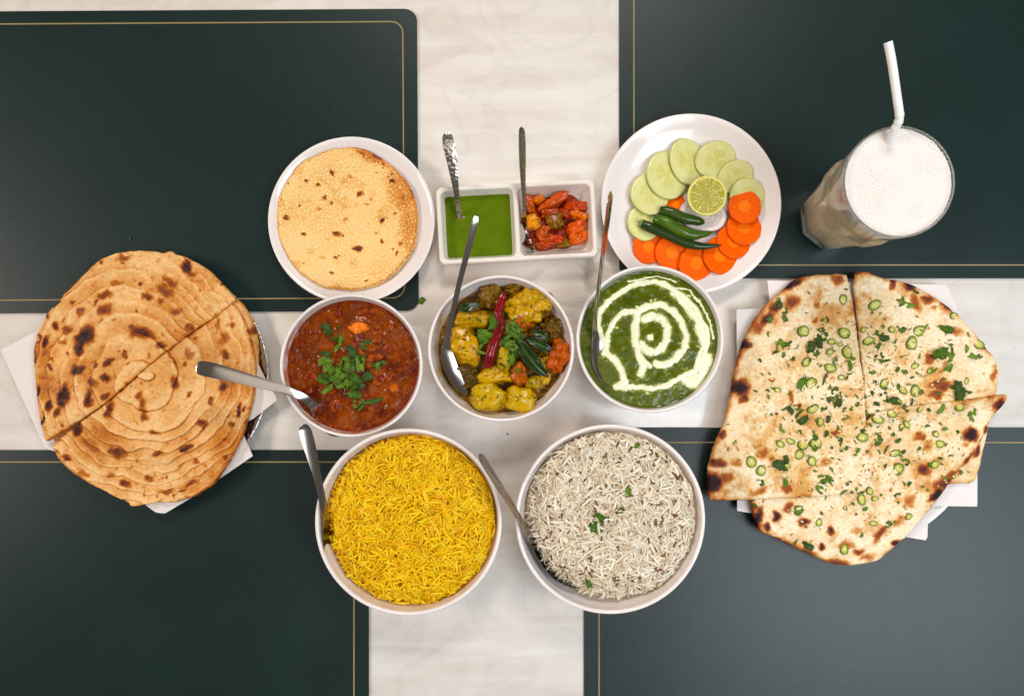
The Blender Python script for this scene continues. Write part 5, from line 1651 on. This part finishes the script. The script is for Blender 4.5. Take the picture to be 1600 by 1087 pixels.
t_yel, top_yel, cy_, Ry_ = rice(B_yel, (6, -3), 133, 67, [(240, 190, 2), (234, 180, 0), (244, 204, 30), (228, 168, 0), (242, 196, 12)], 'yellow_rice', 'heap of bright yellow saffron rice in the left large bowl', 4600, 301, (218, 148, 0))
t_jee, top_jee, cj_, Rj_ = rice(B_jee, (8, -9), 131, 67, [(232, 219, 196), (240, 230, 210), (222, 206, 180), (230, 213, 186), (208, 186, 156)], 'cumin_rice', 'heap of white cumin rice in the right large bowl', 4500, 401, (186, 156, 114))
rj = random.Random(41)


def cumin_mesh():
    p = spline([(-.5, 0, 0), (-.2, .03, .0), (.2, .03, 0), (.5, -.03, 0)], 8)
    V, F = tube(p, np.array([.04, .1, .14, .15, .15, .13, .1, .03]), 7)
    return make_mesh('cumin_seed', V, F, np.tile(lin((112, 66, 40)), (len(V), 1)), True, M_veg)


CM = cumin_mesh()
for i in range(120):
    a = rj.uniform(0, 6.28); r = Rj_ * math.sqrt(rj.uniform(0, .85))
    x, y = cj_[0] + r * math.cos(a), cj_[1] + r * math.sin(a)
    inst('cumin_seed', CM, t_jee, (x, y, top_jee(x, y) + .2 * mm), (rj.uniform(-.3, .3), rj.uniform(-.4, .4), rj.uniform(0, 6)), (6.8 * mm, 6.2 * mm, 6.2 * mm))
for (x, y, s, k) in [(932, 815, 26, 'd'), (938, 808, 20, 'l'), (926, 822, 16, 'l'), (968, 797, 13, 'd'), (980, 767, 14, 'l'), (994, 695, 10, 'l'), (920, 910, 14, 'l'), (970, 720, 12, 's')]:
    p = P(x, y, 66 * mm)[:2]
    scatter_leaf(t_jee, rj.choice({'d': DARKS, 'l': LEAVES, 's': STRIPS}[k]), p, top_jee(*p) + .9 * mm, pxl(s, 66 * mm), rj.uniform(0, 6), .3, 'coriander_leaf', rj)
for (x, y) in ((683, 762), (700, 785), (626, 912), (560, 700)):
    p = P(x, y, 66 * mm)[:2]
    V, F, N0 = lump((p[0], p[1], top_yel(*p) + .5 * mm), (1.6 * mm, 1.2 * mm, 1.2 * mm), rj.uniform(0, 3), int(x), .15, 2, 0, 2)
    put('spice_speck', V, F, M_veg, t_yel, cols=np.tile(lin((120, 62, 16)), (len(V), 1)))

# ------------------------------------------------------------------ spoons


def spoon(stations, label, mat=M_steel, roll=0.0, thick=1.5, name='spoon', hammered=False):
    """stations: photograph x, y, height mm, width mm, dish depth mm, roll degrees"""
    pts = np.array([(*P(x, y, z * mm), w * mm, d * mm, math.radians(rl)) for x, y, z, w, d, rl in stations])
    n = 110
    s = spline(pts, n)
    pth = s[:, :3]; w = np.maximum(s[:, 3], .4 * mm); dish = s[:, 4]; rl = s[:, 5]
    tt, sd, up = frames(pth)
    cr, sr = np.cos(rl)[:, None], np.sin(rl)[:, None]
    s2 = sd * cr + up * sr; u2 = up * cr - sd * sr
    M = 15; q = np.linspace(-1, 1, M)
    th = thick * mm * (1 - .55 * sstep(0, 3 * mm, dish))
    crown = np.where(dish > .3 * mm, 0, .035)[:, None] * w[:, None] * (1 - q[None] ** 2)
    prof = dish[:, None] * (q[None] ** 2 - 1) + crown
    top = pth[:, None] + s2[:, None] * (q[None, :, None] * w[:, None, None] / 2) + u2[:, None] * prof[..., None]
    tq = th[:, None] * np.sqrt(np.clip(1 - .92 * q[None] ** 4, 0, 1))
    bot = top - u2[:, None] * tq[..., None]
    V = np.vstack([top.reshape(-1, 3), bot.reshape(-1, 3)])
    i = np.arange(n * M).reshape(n, M)
    a = np.stack([i[:-1, :-1], i[1:, :-1], i[1:, 1:], i[:-1, 1:]], -1).reshape(-1, 4)
    F = np.concatenate([a[:, ::-1], a + n * M])
    rim = np.concatenate([i[:, 0], i[-1, 1:], i[::-1, -1][1:], i[0, ::-1][1:-1]])
    rn = np.roll(rim, -1)
    F = np.concatenate([F, np.stack([rim, rn, rn + n * M, rim + n * M], 1)])
    o = put(name, V, [F], mat, sharp=60)
    return tag(o, label, 'spoon', 'serving spoons')


def oval_bowl(w, d):
    return [(.0, .35 * w, .2 * d), (.2, .8 * w, .8 * d), (.5, w, d), (.8, .75 * w, .7 * d), (1, .06 * w, 0)]


spoon([(697, 206, 56, 1, 0, 0), (698.5, 211, 56, 8, 0, 0), (701, 225, 55, 11, 0, 0), (706, 250, 50, 10, 0, 0), (711, 285, 41, 6.4, 0, 0), (715, 315, 30, 4.6, 0, 0), (718, 335, 18, 5.0, 0, 0), (721, 343, 13.5, 9, .4, 0), (725, 355, 10, 20, 3, 0), (732, 372, 8.5, 20, 3, 0), (738, 386, 9, 2, 0, 0)],
      'small hammered spoon standing in the green chutney', M_hammer, thick=2.4)
spoon([(815.5, 198, 60, 1, 0, 50), (816, 203, 60, 6.5, 0, 50), (816.5, 220, 57, 8.5, 0, 48), (817, 250, 50, 8, 0, 45), (818, 285, 40, 5.4, 0, 40), (820, 315, 30, 4.4, 0, 35), (819, 332, 25, 5.0, 0.3, 40), (818, 344, 20, 9, 1.5, 50), (820, 358, 15, 20, 4.2, 44), (825, 374, 13.5, 20, 4.2, 38), (834, 390, 14, 3, .2, 30)],
      'small hammered spoon leaning in the red pickle', M_hammer, thick=2.4)
spoon([(744.5, 335, 104, 1, 0, 20), (744, 339, 104, 4, 0, 20), (741, 352, 102, 5.5, 0, 20), (730, 395, 92, 5.2, 0, 20), (716, 450, 78, 4.8, 0, 20), (704, 505, 64, 4.8, 0, 20), (698, 535, 57, 6, .1, 22), (698, 550, 53.5, 11, .5, 25), (706, 578, 49, 14, 1.0, 28), (718, 602, 46, 11, .8, 28), (729, 616, 44, 3, .1, 28)],
      'steel serving spoon seen edge-on in the potato curry')
spoon([(955.5, 299, 106, 1, 0, 66), (955, 304, 106, 8, 0, 66), (953, 318, 104, 13, 0, 66), (945, 380, 92, 11, 0, 66), (937, 440, 77, 8, 0, 64), (931, 490, 62, 6.5, 0, 55), (930, 520, 54.5, 7, .2, 35), (934, 545, 50, 14, 1, 22), (942, 565, 48, 22, 2.5, 18), (955, 590, 47, 20, 2.5, 15), (964, 603, 46.5, 3, .2, 15)],
      'steel serving spoon with its tip in the spinach curry')
spoon([(306, 573, 74, 2, 0, 0), (308.5, 573.5, 74, 10, 0, 0), (316, 575, 74, 13, 0, 0), (335, 579, 73.5, 13.5, 0, 0), (370, 588, 71, 11.5, 0, 0), (410, 599, 67.5, 9.5, 0, 0), (445, 609, 63, 8.0, 0, 0), (472, 620, 57, 7.2, 0, 5), (490, 634, 49, 9, .6, 10), (505, 648, 43, 20, 3, 5), (530, 662, 38, 26, 5, 0), (550, 670, 36, 4, .2, 0)],
      'steel spoon reaching from the red curry over the paratha')
spoon([(473, 663, 96, 2, 0, 28), (474.5, 666, 96, 8, 0, 34), (478, 677, 95, 11.5, 0, 34), (486, 705, 91, 10.5, 0, 36), (496, 745, 84, 7.5, 0, 38), (505, 785, 74, 7, 0, 40), (511, 812, 65, 7.5, .4, 48), (516, 832, 58, 20, 3, 55), (526, 858, 52, 30, 6, 56), (541, 882, 48, 24, 5, 56), (552, 896, 46, 4, .2, 56)],
      'steel spoon at the left edge of the yellow rice')
spoon([(750.5, 708, 96, 2, 0, 66), (752, 712, 96, 9, 0, 66), (758, 723, 95, 13, 0, 66), (776, 752, 90, 12, 0, 64), (797, 785, 82, 9, 0, 58), (815, 815, 72, 7, 0, 50), (828, 836, 64, 7, .3, 52), (843, 860, 57, 18, 3, 58), (866, 883, 51, 29, 6, 58), (895, 903, 48, 24, 5, 58), (926, 916, 47, 4, .2, 55)],
      'steel spoon between the rice bowls, resting in the cumin rice')

# ------------------------------------------------------------------ glass of milky drink
GH = 140 * mm
gc_top = P(1403.5, 285, GH)
RT = pxl(87.5, GH); RB = 30.5 * mm
gc = gc_top[:2]


def poly(a, n, ph):
    return math.cos(PI / n) / np.cos((a + ph) % (2 * PI / n) - PI / n)


NG = 192
an = np.linspace(0, 2 * PI, NG, endpoint=False)
ph0 = .28
lv = []


def lin_r(z): return RB + (RT - RB) * (z / 140) ** .92


for z, k, ph, g in [(0, 1, ph0, .90), (1.5, 1, ph0, .97), (4, 1, ph0, 1.0), (14, 1, ph0, 1.01), (48, 1, ph0, 1.015), (58, 1, ph0, 1.0), (60, .55, ph0, .985), (61.5, .9, ph0 + PI / 8, .985), (63, .9, ph0 + PI / 8, 1.01), (66, .9, ph0 + PI / 8, 1.012), (67.5, .9, ph0 + PI / 8, 1.012), (80, .9, ph0 + PI / 8, 1.015), (93, .9, ph0 + PI / 8, 1.01), (94.5, .9, ph0 + PI / 8, 1.01), (97, .9, ph0 + PI / 8, 1.0),
                    (99, .4, ph0 + PI / 8, .99), (102, .0, 0, .995), (106, 0, 0, 1.0), (120, 0, 0, 1.0), (132, 0, 0, 1.0), (138, 0, 0, 1.0), (139.4, 0, 0, .995), (140, 0, 0, .983)]:
    r = lin_r(z) * g
    w = (1 - k) + k * poly(an, 8, ph) * 1.06
    if 62 < z < 98:                                      # sunk window in each upper facet
        fa = np.abs((an + ph) % (PI / 4) - PI / 8) / (PI / 8)
        w = w - .045 * sstep(.74, .66, fa) * (64 < z < 96)
    lv.append(np.stack([r * w * np.cos(an), r * w * np.sin(an), np.full(NG, z * mm)], 1))
for z, dr in [(140, 1.3), (139, 1.7), (130, 2.0), (110, 2.6), (80, 3.4), (50, 3.4), (24, 4), (15, 6), (12, 12)]:
    r = lin_r(z) - dr * mm
    lv.append(np.stack([r * np.cos(an), r * np.sin(an), np.full(NG, z * mm)], 1))
V = np.vstack([[[0, 0, 0.4 * mm]]] + lv + [[[0, 0, 11.5 * mm]]]) + np.array([gc[0], gc[1], 2.4 * mm])
m, nt, b = principled('clear_glass')
b.inputs['Transmission Weight'].default_value = 1
b.inputs['Roughness'].default_value = .02
b.inputs['IOR'].default_value = 1.42
b.inputs['Base Color'].default_value = (.97, .98, .97, 1)
o = put('glass_tumbler', V, [f[:, ::-1] for f in polar_faces(NG, len(lv), True)], m, base=(gc[0], gc[1], 2.4 * mm), sharp=14)
tag(o, 'tall faceted glass tumbler on the dark green placemat', 'glass')
drink = thing('milky_drink', 'frothy white milky drink filling the tall glass', 'drink', (gc[0], gc[1], 14 * mm))
pf = [(0, 11.9)] + [((lin_r(z) - dr * mm + .35 * mm) / mm, z) for z, dr in [(12.2, 12.5), (15, 6.2), (24, 4), (50, 3.4), (80, 3.4), (110, 2.6), (126, 2.25)]] + [(0, 127)]
V, F = lathe([(r * mm, z * mm) for r, z in pf], gc, 96, 2.4 * mm)
put('liquid', V, F, M_lassi, drink)
fr = lin_r(136) - 1.8 * mm + .25 * mm
k = np.linspace(0, 1, 131)[1:]; a = np.linspace(0, 2 * PI, 320, endpoint=False)
r = np.r_[0, np.repeat(k * fr, 320)]; th = np.r_[0, np.tile(a, 130)]
x, y = r * np.cos(th), r * np.sin(th)
f1, f2 = cells(x / (2.3 * mm), y / (2.3 * mm), 9, .98)
g1, g2 = cells(x / (.8 * mm), y / (.8 * mm), 10, .95)
wmask = sstep(-.1, .3, fbm(x * 60, y * 60, 211, 2) + .5 * (r / fr - .55))
z = 135.6 * mm + 0.9 * mm * fbm(x * 45, y * 45, 213, 3) + 1.2 * mm * np.sqrt(np.clip(.5 - f1, 0, 1)) * wmask + .6 * mm * np.clip(.6 - g1, 0, 1) + 1.5 * mm * sstep(.9, 1, r / fr)
V = np.column_stack([x + gc[0], y + gc[1], z + 2.4 * mm])
lo = V[-320:].copy(); lo[:, 2] = (126 + 2.4) * mm
put('foam', np.vstack([V, lo]), polar_faces(320, 131), M_foam, drink)
# straw
sp = spline([P(1377, 262, 100 * mm), P(1391, 222, 138 * mm), P(1398, 203, 152 * mm), P(1404, 190, 158 * mm), P(1405.5, 180, 161 * mm), P(1402, 155, 165 * mm), P(1394, 100, 172 * mm), P(1387.5, 66, 176 * mm)], 120)
t = np.linspace(0, 1, 120)
dl = np.r_[0, np.cumsum(np.linalg.norm(np.diff(sp, axis=0), axis=1))]
cx = dl[np.argmin(np.abs(sp[:, 2] - 158 * mm))]
rr = 3.35 * mm * (1 + .07 * np.sin(dl / (.9 * mm)) * np.exp(-((dl - cx) / (8 * mm)) ** 4))
Vo, Fo = tube(sp, rr, 20)
i0 = 1 + 119 * 20
Vin = sp[-1] + (Vo[i0:i0 + 20] - sp[-1]) * .86
deep = Vin - (sp[-1] - sp[-6]) * 1.0
V = np.vstack([Vo[:-1], Vin, deep, [deep.mean(0)]])
st = thing('drinking_straw', 'white bendy plastic straw standing in the milky drink', 'straw', tuple(sp[0]))
put('tube', V, polar_faces(20, 122, True), M_straw, st, sharp=60)

# ------------------------------------------------------------------ dropped bits
for (x, y, s, z, ang, lab, k) in ((203.5, 374, 10, 2.6, 1.4, 'tiny green coriander bit on the placemat above the paratha', 2), (658, 470, 12, .6, .2, 'tiny dark green coriander bit on the bare table by the red curry', 0)):
    p = P(x, y, z * mm)
    me = (STRIPS if k == 2 else LEAVES)[k]
    o = bpy.data.objects.new('coriander_bit', me); COL.objects.link(o)
    o.location = (p[0], p[1], z * mm + .2 * mm); o.rotation_euler = (0.05, .05, ang); sc = pxl(s, 0); o.scale = (sc, sc, sc)
    tag(o, lab, 'herbs')
p = P(793, 678, .5 * mm)
V, F, N0 = lump(p, (1.1 * mm, .7 * mm, .5 * mm), .4, 5, .2, 2, 0, 2)
o = put('pepper_speck', V, F, M_veg, cols=np.tile(lin((60, 50, 40)), (len(V), 1)))
tag(o, 'tiny dark crumb on the bare table between the bowls', 'crumb')
